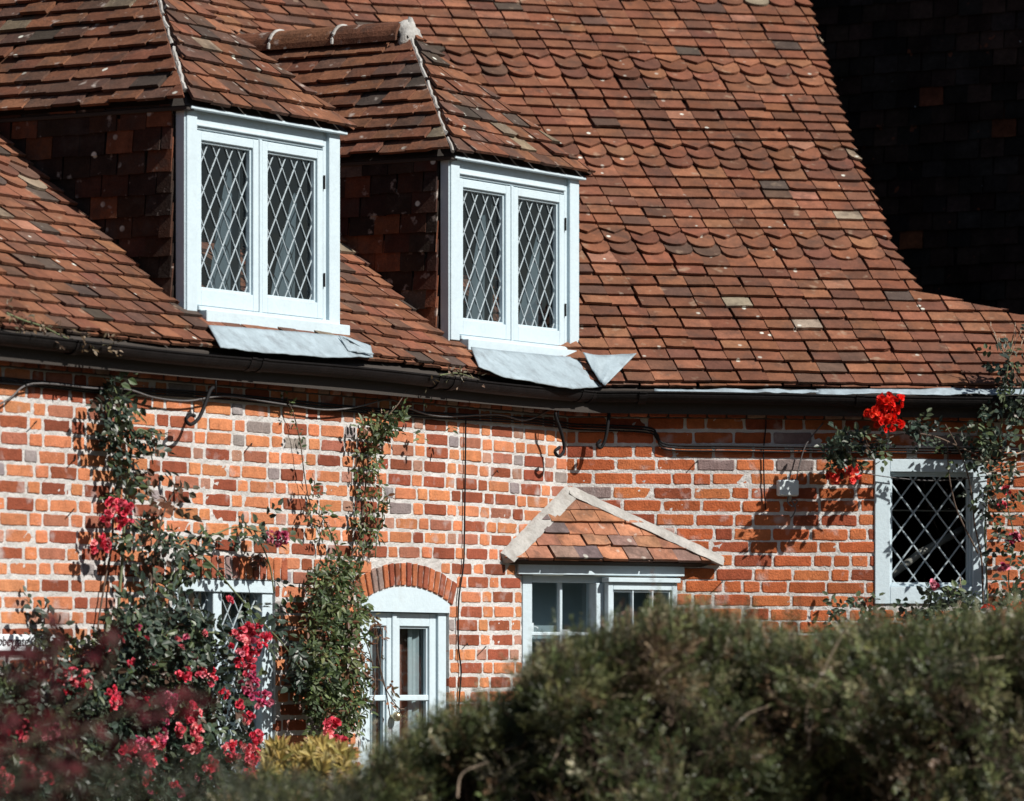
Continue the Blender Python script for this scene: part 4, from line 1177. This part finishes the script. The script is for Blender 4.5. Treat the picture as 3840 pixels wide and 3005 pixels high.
for poly, n_, q0, q1 in (
    ([(208, 812), (262, 806), (290, 840), (275, 905), (235, 950), (222, 880)], 34, .05, .16),
    ([(222, 950), (262, 960), (292, 1000), (262, 1060), (240, 1080)], 20, .04, .13),
    ([(255, 1150), (330, 1110), (420, 1130), (480, 1165), (470, 1222), (380, 1232), (280, 1260)], 34, .04, .22),
    ([(225, 1330), (300, 1275), (385, 1268), (420, 1296), (462, 1318), (470, 1720), (215, 1720), (190, 1420)], 1150, .08, .5),
    ([(470, 1320), (500, 1320), (520, 1345), (560, 1400), (555, 1440), (530, 1480), (480, 1480)], 16, .1, .4),
    ([(470, 1450), (530, 1470), (545, 1560), (540, 1720), (470, 1720)], 62, .1, .45),
    ([(-60, 1440), (60, 1430), (200, 1420), (230, 1720), (-60, 1720)], 900, .1, .6),
    ([(560, 1290), (600, 1270), (625, 1400), (600, 1420)], 7, .03, .15),
    ([(600, 1380), (700, 1450), (690, 1500), (640, 1460)], 36, .05, .2),
    ([(58, 1340), (128, 1345), (130, 1395), (62, 1400)], 9, .1, .3),
    ([(60, 1290), (100, 1275), (120, 1330), (200, 1400), (180, 1420), (90, 1350)], 20, .03, .12)):
    sprigs(lf, field(W1, poly, n_, q0, q1), n1, ROSEL)
C_ = field(W1, [(300, 1010), (390, 1020), (395, 1075), (320, 1080)], 11, .05, .15)
sprigs(lf, C_, n1, [(1, (0.10, 0.045, 0.025)), (1, (0.06, 0.05, 0.03))])
lf.build('foliage', M['leaf'], rose)
cl = [(250, 1095, 34, 34, 26, .12, PINK), (210, 1160, 24, 20, 12, .1, PINK), (592, 1148, 28, 16, 14, .15, DUSK), (540, 1360, 34, 34, 34, .42, PINK), (522, 1405, 20, 34, 16, .42, PINK), (532, 1455, 18, 26, 10, .4, DUSK),
      (158, 1455, 38, 30, 34, .5, PINK), (256, 1357, 12, 10, 5, .4, PINK), (238, 1385, 16, 8, 5, .4, PINK), (392, 1437, 12, 14, 7, .5, PINK), (426, 1436, 14, 9, 6, .5, PINK), (452, 1450, 6, 22, 6, .5, PINK), (242, 1492, 14, 24, 10, .6, PINK),
      (360, 1494, 16, 14, 7, .55, DUSK), (364, 1515, 8, 14, 4, .55, PINK), (412, 1515, 14, 20, 8, .55, PINK), (402, 1535, 12, 8, 4, .55, PINK), (554, 1492, 26, 14, 9, .42, DUSK), (508, 1502, 10, 8, 3, .42, PINK), (528, 1530, 14, 10, 4, .42, PINK),
      (384, 1558, 8, 16, 6, .6, PINK), (420, 1562, 12, 20, 9, .6, PINK), (346, 1570, 10, 12, 5, .6, DUSK), (304, 1585, 20, 12, 8, .6, DUSK), (335, 1588, 14, 14, 7, .6, PINK), (412, 1596, 18, 10, 7, .6, PINK), (500, 1598, 26, 16, 9, .5, PINK),
      (545, 1572, 12, 12, 6, .45, PINK), (536, 1612, 14, 30, 16, .45, PINK), (492, 1618, 10, 10, 4, .45, PINK), (448, 1637, 14, 22, 11, .6, PINK), (320, 1620, 12, 12, 6, .6, PINK), (274, 1600, 16, 8, 4, .6, PINK), (312, 1662, 8, 16, 4, .6, PINK),
      (372, 1674, 8, 6, 2, .6, PINK), (386, 1690, 6, 8, 2, .6, DUSK), (60, 1640, 12, 20, 9, .6, PINK), (98, 1658, 16, 12, 6, .6, PINK), (8, 1665, 20, 22, 10, .6, PINK), (100, 1556, 24, 18, 12, .6, DUSK), (500, 1350, 8, 8, 3, .4, PINK), (488, 1278, 6, 6, 2, .3, PINK), (432, 1352, 5, 5, 2, .4, PINK), (40, 1560, 26, 30, 8, .6, PINK), (530, 1650, 20, 14, 6, .5, PINK)]
for X, Y, rx, ry, n_, q_, pl in cl: cluster(W1, rose, X, Y, rx, ry, int(n_*1.9)+1, q_, pl, 0.0185)

for X, Y in [(random.uniform(225, 545), random.uniform(1330, 1690)) for _ in range(34)]:
    cluster(W1, rose, X, Y, 5, 6, random.choice((2, 2, 3)), .45, random.choice((PINK, DUSK)), 0.017, 'bloom')
# --- green vine column by the arched door, with thin runners up to the gutter
VINEL = [(50, (0.075, 0.11, 0.038)), (25, (0.05, 0.075, 0.035)), (18, (0.11, 0.13, 0.05)), (10, (0.13, 0.06, 0.03))]
vine = thing('climbing_vine', W1.w(W1.at(720, 1500)[0], 0.12, GROUND), 'green leafy vine column climbing between the lattice window and arched door', 'vine')
V1 = stem(W1, [(720, 1760), (735, 1400), (745, 1210), (765, 1150), (778, 1050), (790, 960), (822, 895), (850, 860), (866, 832)], [.08, .08, .08, .06, .05, .05, .08, .12, .14], 0.005, 'twig', vine, 0.003)
V1b = stem(W1, [(800, 1190), (806, 1100), (808, 1020), (800, 940), (835, 880)], .05, 0.003, 'stem', vine)
V1c = stem(W1, [(745, 1210), (760, 1100), (757, 1000), (772, 900), (780, 840)], .02, 0.003, 'twig', vine)
V2 = stem(W1, [(735, 1215), (716, 1165), (692, 1110), (664, 1080), (650, 1020), (641, 950), (628, 890), (612, 850)], .05, 0.003, 'twig', vine)
V3 = stem(W1, [(760, 1200), (790, 1165), (812, 1120), (820, 1060)], .06, 0.003, 'stem', vine)
vl = MB()
for poly, n_, q0, q1 in (
    ([(668, 1215), (700, 1188), (745, 1190), (768, 1228), (776, 1300), (766, 1360), (774, 1420), (778, 1480), (762, 1540), (740, 1570), (676, 1565), (655, 1500), (650, 1400), (662, 1300)], 1000, .04, .26),
    ([(786, 880), (828, 868), (868, 862), (862, 895), (830, 925), (782, 945), (774, 905)], 70, .05, .13),
    ([(766, 930), (818, 920), (812, 1000), (800, 1090), (812, 1160), (780, 1190), (764, 1100), (764, 1000)], 80, .03, .10),
    ([(640, 1030), (665, 1040), (700, 1100), (720, 1160), (690, 1150), (655, 1090)], 24, .03, .10)):
    sprigs(vl, field(W1, poly, n_, q0, q1), n1, VINEL, L=0.041, wd=0.48, nl=3)
for P_, n_ in ((V2, 20), (V3, 16), (V1b, 10)): sprigs(vl, along(P_, n_, .022), n1, VINEL, L=0.034, wd=0.45, nl=3)
for (X, Y) in ((905, 850), (925, 845), (902, 915), (908, 930), (955, 905)): sprigs(vl, field(W1, [(X-6, Y-6), (X+6, Y-6), (X+6, Y+6), (X-6, Y+6)], 1, .1, .12), n1, VINEL, L=0.042, wd=0.45, nl=3)
vl.build('foliage', M['leaf_soft'], vine)
vr = MB()
VR = [(50, (0.16, 0.075, 0.04)), (30, (0.10, 0.09, 0.04)), (20, (0.2, 0.10, 0.06))]
for pts in ([(776, 1290), (800, 1330), (806, 1400), (822, 1470), (832, 1530)], [(770, 1340), (790, 1400), (800, 1460), (790, 1520)], [(780, 1300), (815, 1350), (812, 1440), (845, 1505), (862, 1512)]):
    P_ = stem(W1, pts, .16, 0.003, 'twig', vine); sprigs(vr, along(P_, 12, .02), n1, VR, L=0.034, wd=0.4, nl=3, droop=1.5)
vr.build('reddish_foliage', M['leaf_soft'], vine)
for X, Y in ((690, 1540), (712, 1545), (696, 1560), (712, 1578), (728, 1585)): cluster(W1, vine, X, Y, 6, 5, 2, .3, PINK, 0.034, 'bloom')

# --- red rose on the right wall
rr_ = thing('climbing_rose', W2.w(W2.at(2110, 1300)[0], 0.15, GROUND), 'red flowering climbing rose arching around the right lattice window up to the roof', 'rose', 'climbing roses')
R1_ = stem(W2, [(2106, 1760), (2108, 1400), (2104, 1250), (2100, 1120), (2108, 1040), (2128, 960), (2140, 860), (2150, 770), (2160, 715)], [.1, .1, .1, .12, .15, .2, .25, .27, .27], 0.006, 'stem', rr_, 0.003)
R2_ = stem(W2, [(2096, 1290), (2092, 1190), (2078, 1120), (2072, 1060), (2060, 1000), (2040, 950), (2015, 905)], [.1, .1, .12, .16, .2, .24, .26], 0.006, 'twig', rr_, 0.003)
R3_ = stem(W2, [(2085, 1180), (2045, 1100), (2030, 1050), (2022, 1000), (2020, 940)], .2, 0.005, 'twig', rr_, 0.003)
R4_ = stem(W2, [(2118, 985), (2060, 960), (1990, 930), (1930, 925), (1890, 935), (1840, 945), (1790, 955), (1770, 985), (1785, 1012)], .27, 0.005, 'twig', rr_, 0.003)
R5_ = stem(W2, [(2150, 990), (2120, 1000), (2090, 1010), (2200, 990)], .2, 0.004, 'paletwig', rr_, 0.003)
R6_ = stem(W2, [(2200, 955), (2150, 975), (2110, 985), (2060, 975)], .24, 0.004, 'paletwig', rr_, 0.003)
R7_ = stem(W2, [(1895, 935), (1895, 905), (1888, 870)], .3, 0.004, 'stem', rr_)
R8_ = stem(W2, [(2160, 1320), (2150, 1230), (2162, 1150), (2146, 1060), (2165, 980)], .12, 0.004, 'stem', rr_)
rl = MB()
for poly, n_, q0, q1 in (
    ([(1765, 905), (1830, 915), (1900, 920), (1902, 965), (1850, 975), (1800, 985), (1760, 960)], 44, .24, .36),
    ([(1935, 890), (1972, 885), (1985, 925), (1960, 945), (1930, 920)], 12, .24, .32),
    ([(1770, 960), (1820, 970), (1800, 1010), (1765, 1005)], 14, .22, .32),
    ([(2020, 905), (2110, 885), (2160, 940), (2150, 1080), (2085, 1085), (2060, 1010), (2010, 960)], 62, .12, .34),
    ([(2080, 850), (2183, 840), (2200, 900), (2120, 930)], 24, .2, .3),
    ([(2110, 740), (2190, 740), (2190, 850), (2125, 830)], 17, .2, .3),
    ([(2115, 1080), (2190, 1060), (2190, 1300), (2130, 1300)], 34, .06, .25),
    ([(1975, 1262), (2040, 1240), (2085, 1262), (2100, 1340), (1960, 1345)], 70, .15, .4),
    ([(1760, 1295), (1830, 1275), (1920, 1320), (1900, 1350), (1790, 1350)], 34, .1, .3),
    ([(1900, 1300), (1980, 1290), (2000, 1350), (1900, 1350)], 30, .1, .4),
    ([(2090, 1290), (2200, 1290), (2200, 1360), (2090, 1360)], 60, .1, .4)):
    sprigs(rl, field(W2, poly, n_, q0, q1), n2, ROSEL + [(20, (0.07, 0.09, 0.05))], L=0.044)
for P_, n_ in ((R1_[20:], 20), (R4_, 16), (R8_, 14)): sprigs(rl, along(P_, n_, .03), n2, ROSEL, L=0.034)
rl.build('foliage', M['leaf'], rr_)
for k in range(16):
    tw = MB()    # bud stalks at the top and by the sill
    X, Y = (random.uniform(2105, 2183), random.uniform(690, 730)) if k < 10 else (random.uniform(2000, 2075), random.uniform(1235, 1265))
    x0, y0 = (2150, 770) if k < 10 else (2040, 1310)
    P_ = [W2.pt(x0, y0, .26), W2.pt((X+x0)/2+random.uniform(-8, 8), (Y+y0)/2, .27), W2.pt(X, Y, .27)]
    tw.tube(smooth_path(P_, 4), 0.0018, 5)
    e = np.array(P_[-1]); tw.tube([tuple(e), tuple(e+np.array([0, 0, .008])), tuple(e+np.array([0, 0, .022]))], 0.005, 6, r1=0.0015)
    tw.build('bud_stalk', M['paletwig'], rr_)
for X, Y, rx, ry, n_, q_, pl in ((1886, 850, 14, 10, 8, .33, RED), (1880, 880, 26, 18, 16, .33, RED), (1912, 862, 14, 16, 8, .33, RED), (1896, 902, 28, 14, 14, .33, RED), (1852, 878, 8, 6, 3, .33, RED), (1798, 1016, 34, 14, 18, .26, CORAL), (1816, 1002, 10, 8, 5, .26, CORAL),
      (2142, 1046, 8, 5, 3, .15, PINK), (2136, 1080, 8, 5, 3, .15, PINK), (2165, 1150, 14, 16, 6, .15, DUSK), (2140, 1210, 8, 6, 3, .15, DUSK), (2110, 1297, 14, 7, 5, .3, RED), (2166, 1297, 14, 8, 6, .3, RED), (1992, 1250, 10, 8, 3, .3, DUSK)):
    cluster(W2, rr_, X, Y, rx, ry, int(n_*1.6)+1, q_, pl, 0.023)

# --- creepers sprouting over the gutter
def creeper(pts, poly, n_, label, pal, fr=W1, q=0.2):
    p0 = fr.pt(*pts[-1], q); t = thing('gutter_creeper', p0, label, 'creeper', 'creepers over the gutter')
    P_ = stem(fr, pts, q, 0.005, 'stem', t, 0.003); b = MB(); sprigs(b, np.vstack([field(fr, poly, n_, q-.03, q+.03), along(P_, n_//2, .015)]), fr.n, pal, L=0.032, wd=0.45, nl=3, droop=0.2)
    b.build('foliage', M['leaf_soft'], t)
GC = [(40, (0.13, 0.09, 0.05)), (30, (0.08, 0.07, 0.04)), (30, (0.18, 0.13, 0.09))]
creeper([(14, 668), (50, 683), (90, 696), (130, 716), (180, 736), (250, 748)], [(10, 660), (60, 672), (140, 700), (255, 725), (262, 745), (170, 742), (70, 722)], 26, 'brownish creeper shoots lying over the gutter at the left edge', GC)
creeper([(905, 808), (940, 800), (975, 796), (1010, 806)], [(905, 798), (960, 784), (1010, 792), (1015, 812), (930, 808)], 12, 'small creeper sprouting from the gutter left of the second dormer apron', GC)

# --- yellow shrub in front of the left wall
ys = thing('golden_shrub', (-1.15, 22.2, GROUND), 'low yellow-leaved shrub in front of the brick strip beside the left window', 'shrub')
YF = Frame((0, 22.2), (1, 0)); b = MB()
for i in range(260):
    X, Y = sample([(566, 1615), (590, 1590), (640, 1604), (690, 1584), (745, 1602), (756, 1650), (720, 1720), (560, 1730)], 1)[0]
    c = np.array(YF.pt(X, Y, random.uniform(-.15, .2)))
    n_ = 7; a = np.linspace(-1.2, 1.2, n_) + rng.normal(0, .12, n_); tw_ = random.uniform(-.8, .8)
    up = unit(np.array([math.sin(tw_), -0.35, math.cos(tw_)])); sd = unit(np.cross(up, np.array([0.2, -1, 0.3])))
    D = up[None]*np.cos(a)[:, None] + sd[None]*np.sin(a)[:, None]
    put_leaves(b, np.tile(c, (n_, 1)), D, np.tile(np.array([0.2, -1, .6]), (n_, 1)) + rng.normal(0, .3, (n_, 3)), 0.062*rng.uniform(.7, 1.2, n_), 0.28, pal_cols([(55, (0.42, 0.32, 0.10)), (25, (0.24, 0.21, 0.06)), (20, (0.52, 0.42, 0.18))], n_))
b.build('foliage', M['leaf_soft'], ys)
b = MB()
for k in range(9): b.tube(smooth_path([(-1.15+random.uniform(-.1, .1), 22.2, GROUND), (-1.15+random.uniform(-.2, .2), 22.2, -0.9), YF.pt(random.uniform(590, 740), random.uniform(1640, 1700), 0)], 5), 0.006, 6, r1=.003)
b.build('stem', M['twig'], ys)

# --- dark red maple, close to the camera, out of focus
HF = Frame((0, 13.5), (1, 0))
mp = thing('red_maple', HF.w(-1.55, 0, GROUND), 'out of focus dark red feathery maple at the lower left edge', 'tree')
def palm(b, C, L, pal, nl=7, down=-0.6):
    n = len(C); up = unit(rng.normal(0, .6, (n, 3)) + np.array([0, -.2, down])); sd = unit(np.cross(up, rng.normal(0, 1, (n, 3)))); N_ = np.cross(up, sd)
    col = pal_cols(pal, n)
    for k in range(nl):
        a = (k-(nl-1)/2)*0.42
        put_leaves(b, C, up*math.cos(a)+sd*math.sin(a), N_, L*rng.uniform(.7, 1.15, n)*(1-abs(a)*.25), 0.13, col)
b = MB()
MPL = [(60, (0.048, 0.007, 0.009)), (25, (0.085, 0.010, 0.014)), (15, (0.04, 0.014, 0.012))]
for poly, n_ in (([(-80, 1560), (60, 1520), (200, 1540), (300, 1580), (360, 1600), (260, 1620), (100, 1640), (-80, 1640)], 105), ([(-80, 1420), (60, 1400), (180, 1420), (150, 1500), (230, 1520), (100, 1560), (-80, 1560)], 55),
                 ([(40, 1370), (90, 1365), (120, 1440), (30, 1440)], 24), ([(225, 1345), (260, 1330), (250, 1380), (180, 1430), (150, 1400)], 16), ([(260, 1480), (450, 1460), (460, 1500), (300, 1540)], 40), ([(-80, 1640), (200, 1640), (260, 1720), (-80, 1730)], 45), ([(95, 1310), (130, 1320), (140, 1400), (85, 1400)], 18), ([(-60, 1345), (60, 1370), (60, 1400), (-60, 1400)], 10)):
    palm(b, field(HF, poly, n_, -.3, .3), 0.05, MPL)
b.build('foliage', M['maple'], mp)
mb = MB(); mb.tube(smooth_path([(HF.w(-1.55, 0, GROUND)), HF.w(-1.5, 0, -1.0), HF.pt(-150, 1760, 0), HF.pt(-60, 1620, 0)], 5), .025, 8, r1=.012); mb.build('trunk', M['twig'], mp, smooth=True)
for pts in ([(-60, 1620), (40, 1590), (160, 1560), (300, 1590), (350, 1605)], [(-60, 1620), (0, 1500), (60, 1430), (110, 1340)], [(40, 1590), (160, 1500), (230, 1420), (255, 1350)], [(160, 1560), (300, 1510), (440, 1480)], [(-60, 1700), (80, 1670), (220, 1690)]):
    mb = MB(); mb.tube(smooth_path([HF.pt(x, y, 0) for x, y in pts], 5), .006, 6, r1=.0015); mb.build('limb', M['twig'], mp, smooth=True)

# --- clipped yew hedge across the right foreground
GF = Frame((0, 19.2), (1, 0))
hd = thing('yew_hedge', GF.w(1.0, -.3, GROUND), 'shaggy dark green hedge, softly out of focus, across the lower right foreground', 'hedge')
HC = [(480, 1725), (560, 1708), (640, 1694), (700, 1694), (760, 1662), (800, 1604), (850, 1572), (900, 1552), (950, 1524), (1000, 1504), (1060, 1488), (1100, 1478), (1125, 1410), (1180, 1366), (1250, 1350), (1330, 1332), (1400, 1300), (1440, 1292), (1500, 1304), (1560, 1312), (1640, 1332), (1740, 1360), (1800, 1342), (1850, 1322), (1950, 1334), (2050, 1322), (2120, 1306), (2183, 1296), (2500, 1290), (2750, 1300)]
hx = np.array([GF.at(x, y)[0] for x, y in HC]); hz = np.array([GF.at(x, y)[1] for x, y in HC])
def htop(x): return np.interp(x, hx, hz) - 0.075*np.clip((x-hx[0]-.2)/.4, 0, 1) + 0.012*np.sin(x*37) + 0.010*np.sin(x*83+1)
NEED = np.array([(0, 0, 0), (0.35, 0.5, 0), (1, 0, 0), (0.35, -0.5, 0)])
def hedge_front(x, z):     # how far the hedge bulges towards the camera
    return 0.35 + 0.13*np.sin(x*5.1+z*2.3) + 0.11*np.sin(z*8.0-x*3.7+1) + 0.08*np.sin(x*13+z*11) + 0.04*np.sin(x*29-z*23)
def yew(b, C, A, pal, nn=14, L=0.085, nL=0.025, nw=0.26, col=None):
    n = len(C); A = unit(A); sd = unit(np.cross(A, rng.normal(0, 1, (n, 3)))); N_ = np.cross(A, sd)
    L = L*rng.uniform(.6, 1.3, n); col = pal_cols(pal, n) if col is None else col
    for k in range(nn):
        t = k/(nn-1); sg = 1 if k % 2 else -1
        P = C + A*(L*t)[:, None]
        D = A*(0.5+0.6*t) + sd*sg*(1-0.45*t) + rng.normal(0, .12, (n, 3))
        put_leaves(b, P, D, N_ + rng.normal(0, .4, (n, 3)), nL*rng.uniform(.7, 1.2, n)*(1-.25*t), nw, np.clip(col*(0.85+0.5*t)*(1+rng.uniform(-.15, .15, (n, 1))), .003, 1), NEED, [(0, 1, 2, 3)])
HP = [(50, (0.066, 0.084, 0.032)), (24, (0.125, 0.128, 0.052)), (16, (0.032, 0.038, 0.017)), (8, (0.13, 0.085, 0.045)), (8, (0.24, 0.215, 0.13))]
b = MB()
x0h, x1h = hx[0], 2.1
n_ = 3300     # leafy sprays: a shoot with side shoots fanned along it
X = rng.uniform(x0h, x1h, n_); Z = htop(X) - rng.random(n_)*1.0; Z = np.where(rng.random(n_) < .28, htop(X) - rng.random(n_)*.18, Z)
dep = rng.random(n_)**1.3*0.20
hol = np.sin(X*7.3+1.2)*np.sin(Z*9.1+X*2) + 0.6*np.sin(X*17+Z*15) + 0.5*np.sin(X*41+Z*9)*np.sin(Z*37-X*13)
keep = (Z > -0.64) & ((hol < 0.45) | (rng.random(n_) < .15))
X, Z, dep = X[keep], Z[keep], dep[keep]; n0 = len(X)
tp = htop(X) - Z
Q = hedge_front(X, Z)*np.clip(tp/0.25, 0.0, 1)**0.5 - dep
C0 = np.stack([X, 19.2 - Q, Z], 1)
A0 = unit(rng.normal(0, .45, (n0, 3)) + np.array([-.05, -.45, .65]) + np.stack([0.9*np.sin(X*4+Z*6), 0*X, 0.5*np.cos(X*9-Z*5)], 1))
S0 = unit(np.cross(A0, rng.normal(0, 1, (n0, 3)) + np.array([0, -1.5, 0])))
fresh = rng.random(n0); patch = np.sin(X*3.1+Z*7.7)+np.sin(X*11.3-Z*4.1+2)
base = pal_cols(HP, n0)
brown = (patch > 1.1) & (rng.random(n0) < .55)
base[brown] = pal_cols([(60, (0.13, 0.085, 0.05)), (40, (0.20, 0.15, 0.09))], int(brown.sum()))
base = base*np.where(fresh > .8, 1.7, np.where(fresh < .25, .6, 1.0))[:, None]
LS = rng.uniform(.08, .19, n0)
for k in range(9):
    t = k/8; sg = 0 if k == 8 else (1 if k % 2 else -1)
    C_ = C0 + A0*((t-.25)*LS)[:, None] + rng.normal(0, .004, (n0, 3))
    A_ = A0*(0.55+.5*t) + S0*(sg*(1-.4*t)) + rng.normal(0, .12, (n0, 3))
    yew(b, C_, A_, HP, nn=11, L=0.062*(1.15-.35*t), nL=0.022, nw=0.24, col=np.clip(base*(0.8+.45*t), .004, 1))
n_ = 3600     # shoots standing up along the top
X = rng.uniform(x0h, x1h, n_); Z = htop(X) + rng.uniform(-.10, .01, n_) ; C_ = np.stack([X, 19.2 + rng.uniform(-.25, .4, n_), Z], 1)
yew(b, C_, rng.normal(0, .35, (n_, 3)) + np.array([0.05, 0, 1.0]), HP, L=0.10)
n_ = 700
X = rng.uniform(x0h, x1h, n_); C_ = np.stack([X, 19.2 + rng.uniform(-.2, .3, n_), htop(X) + rng.uniform(-.02, .10, n_)*rng.random(n_)], 1)
yew(b, C_, rng.normal(0, .2, (n_, 3)) + np.array([0.05, 0, 1.0]), HP + [(20, (0.14, 0.07, 0.04))], L=0.09, nn=11)
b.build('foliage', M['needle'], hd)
mb = MB()
for k in range(5200 // 2):
    x = random.uniform(x0h, x1h); z = float(htop(x)) - random.random()*1.0; tp_ = float(htop(x)) - z
    if z < -0.6: continue
    q = float(hedge_front(x, z))*min(1, tp_/.25)**.5
    c = np.array([x, 19.2 - q + 0.10, z]); e = c + np.array([random.gauss(-.01, .04), -0.13, random.uniform(0.0, .10)])
    mb.tube([tuple(c), tuple((c+e)/2 + np.array([random.gauss(0, .012), 0, random.gauss(0, .012)])), tuple(e)], 0.0022, 4)
mb.build('twigs', M['twig'], hd)
for k in range(34):
    x = random.uniform(x0h+.2, x1h-.3); z = float(htop(x)) - random.uniform(.12, .85)
    if z < -.5: continue
    q = float(hedge_front(x, z))-0.005; a = random.uniform(.2, 1.9); Ls = random.uniform(.04, .10); cv = random.uniform(-.03, .03)
    p = [(x+Ls*t*math.cos(a)+cv*math.sin(t*3), 19.2-q-.02*t, z+Ls*t*math.sin(a)) for t in (0, .35, .7, 1)]
    mb = MB(); mb.tube(smooth_path(p, 4), random.uniform(.0018, .0034), 6, r1=.0012); mb.build('bare_branch', M['paletwig'], hd)
for pts in ([(1718, 1560), (1722, 1500), (1760, 1420), (1800, 1345)], [(1722, 1600), (1735, 1530), (1790, 1470), (1850, 1430)], [(1560, 1560), (1590, 1525), (1640, 1505)], [(1900, 1500), (1990, 1440), (2070, 1410), (2140, 1400)], [(975, 1700), (985, 1650), (1040, 1625)], [(1170, 1640), (1190, 1600), (1200, 1560)]):
    mb = MB(); mb.tube(smooth_path([GF.pt(x, y, .36) for x, y in pts], 5), .0042, 6, r1=.002); mb.build('bare_branch', M['paletwig'], hd)
# dark filler inside the hedge, its colour standing in for inner shade
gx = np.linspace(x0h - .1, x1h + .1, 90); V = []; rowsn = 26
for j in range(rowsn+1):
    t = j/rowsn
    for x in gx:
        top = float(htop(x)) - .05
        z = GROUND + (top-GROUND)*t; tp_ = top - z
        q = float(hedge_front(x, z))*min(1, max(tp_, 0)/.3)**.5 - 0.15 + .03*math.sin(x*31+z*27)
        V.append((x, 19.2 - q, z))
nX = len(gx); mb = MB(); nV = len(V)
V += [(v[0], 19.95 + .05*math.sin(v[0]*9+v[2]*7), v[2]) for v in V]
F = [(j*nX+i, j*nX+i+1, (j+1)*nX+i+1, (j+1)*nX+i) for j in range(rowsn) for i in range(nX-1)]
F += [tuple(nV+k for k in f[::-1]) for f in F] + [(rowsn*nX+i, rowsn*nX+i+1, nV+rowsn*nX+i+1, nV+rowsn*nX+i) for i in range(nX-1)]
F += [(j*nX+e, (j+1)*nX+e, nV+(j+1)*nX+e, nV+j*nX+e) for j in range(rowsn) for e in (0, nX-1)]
mb.add(V, F); mb.build('dark_core', M['core'], hd, smooth=True)

# --- low grey-green shrub, blurred, along the bottom left
LF = Frame((0, 16.5), (1, 0))
ls = thing('low_shrub', LF.w(-1.2, 0, GROUND), 'blurred low grey-green shrub along the bottom left edge of the garden', 'shrub')
b = MB(); 
C_ = np.vstack([field(LF, [(-40, 1668), (150, 1676), (300, 1668), (420, 1650), (560, 1668), (700, 1690), (800, 1690), (800, 1760), (-40, 1760)], 420, -.3, .3), field(LF, [(0, 1630), (320, 1650), (320, 1700), (0, 1700)], 120, -.2, .2), field(LF, [(380, 1620), (560, 1640), (560, 1700), (380, 1700)], 60, -.2, .2)])
yew(b, C_, rng.normal(0, .4, (len(C_), 3)) + np.array([0, 0, .8]), [(55, (0.028, 0.034, 0.018)), (25, (0.055, 0.055, 0.032)), (20, (0.022, 0.028, 0.016))], nn=9, L=.10, nL=.035, nw=.16)
b.build('foliage', M['leaf_soft'], ls)
mb = MB()
for k in range(30):
    x = random.uniform(-1.6, -.3); mb.tube(smooth_path([LF.w(x, 0, GROUND), LF.w(x+random.uniform(-.05, .05), .1, -.9), LF.w(x+random.uniform(-.1, .1), .05, -.42)], 4), .004, 5, r1=.002)
mb.build('stem', M['twig'], ls)

# --- old nails left in the wall
for fr, X, Y, lb in ((W1, 78, 898, 'rusty nail in the left wall, highest near the left edge'), (W1, 160, 978, 'rusty nail with a bent head in the brick left of the rose top'), (W1, 158, 1085, 'small nail in the left wall beside the upper pink rose cluster'),
        (W1, 537, 945, 'nail in the dark brick between the rose and the thin vine'), (W1, 1060, 1003, 'nail in the wall left of the corner, above the small tiled roof'), (W1, 996, 1372, 'nail beside the hanging wire near the arched door'),
        (W1, 1036, 1378, 'nail close to the left jamb of the corner window'), (W2, 1487, 982, 'nail high on the right wall below the eaves cables'), (W2, 1540, 1240, 'nail in the right wall just beyond the small tiled roof')):
    mb = MB(); dd = random.uniform(-.02, .02)
    mb.tube([fr.pt(X, Y, 0.0), fr.pt(X, Y + 1, .035), tuple(np.array(fr.pt(X, Y, .045)) + np.array([fr.d[0]*dd, fr.d[1]*dd, -.012]))], 0.003, 5)
    tag(mb.build('iron_nail', M['iron']), lb, 'nail', 'old nails in the brick walls')

# --- unseen trees added behind the camera to darken pane reflections and block low sky
b = MB(); na, nh = 260, 26; V = []
for i in range(na+1):
    t = i/na; ang = R(-100) + R(215)*t       # from the left round the back to the right
    Rd = 34 + 4*math.sin(t*21) + 2*math.sin(t*57); H = 12 + 2.2*math.sin(t*33+1) + 1.4*math.sin(t*87)
    for j in range(nh+1):
        u = j/nh; r_ = Rd - 3.0*math.sin(math.pi*u) + 0.9*math.sin(i*1.7+j*2.1) + 0.7*math.sin(i*0.9-j*3.3) + random.uniform(-.5, .5)
        V.append((math.sin(ang)*r_, 8 - math.cos(ang)*r_, GROUND + (H + random.uniform(-.5, .5))*u))
b.add(V, [(i*(nh+1)+j, (i+1)*(nh+1)+j, (i+1)*(nh+1)+j+1, i*(nh+1)+j+1) for i in range(na) for j in range(nh)])
tag(b.build('unseen_trees', M['tree_screen']), 'unseen dark belt of trees added behind the viewpoint to block low sky light', 'woodland', kind='stuff')
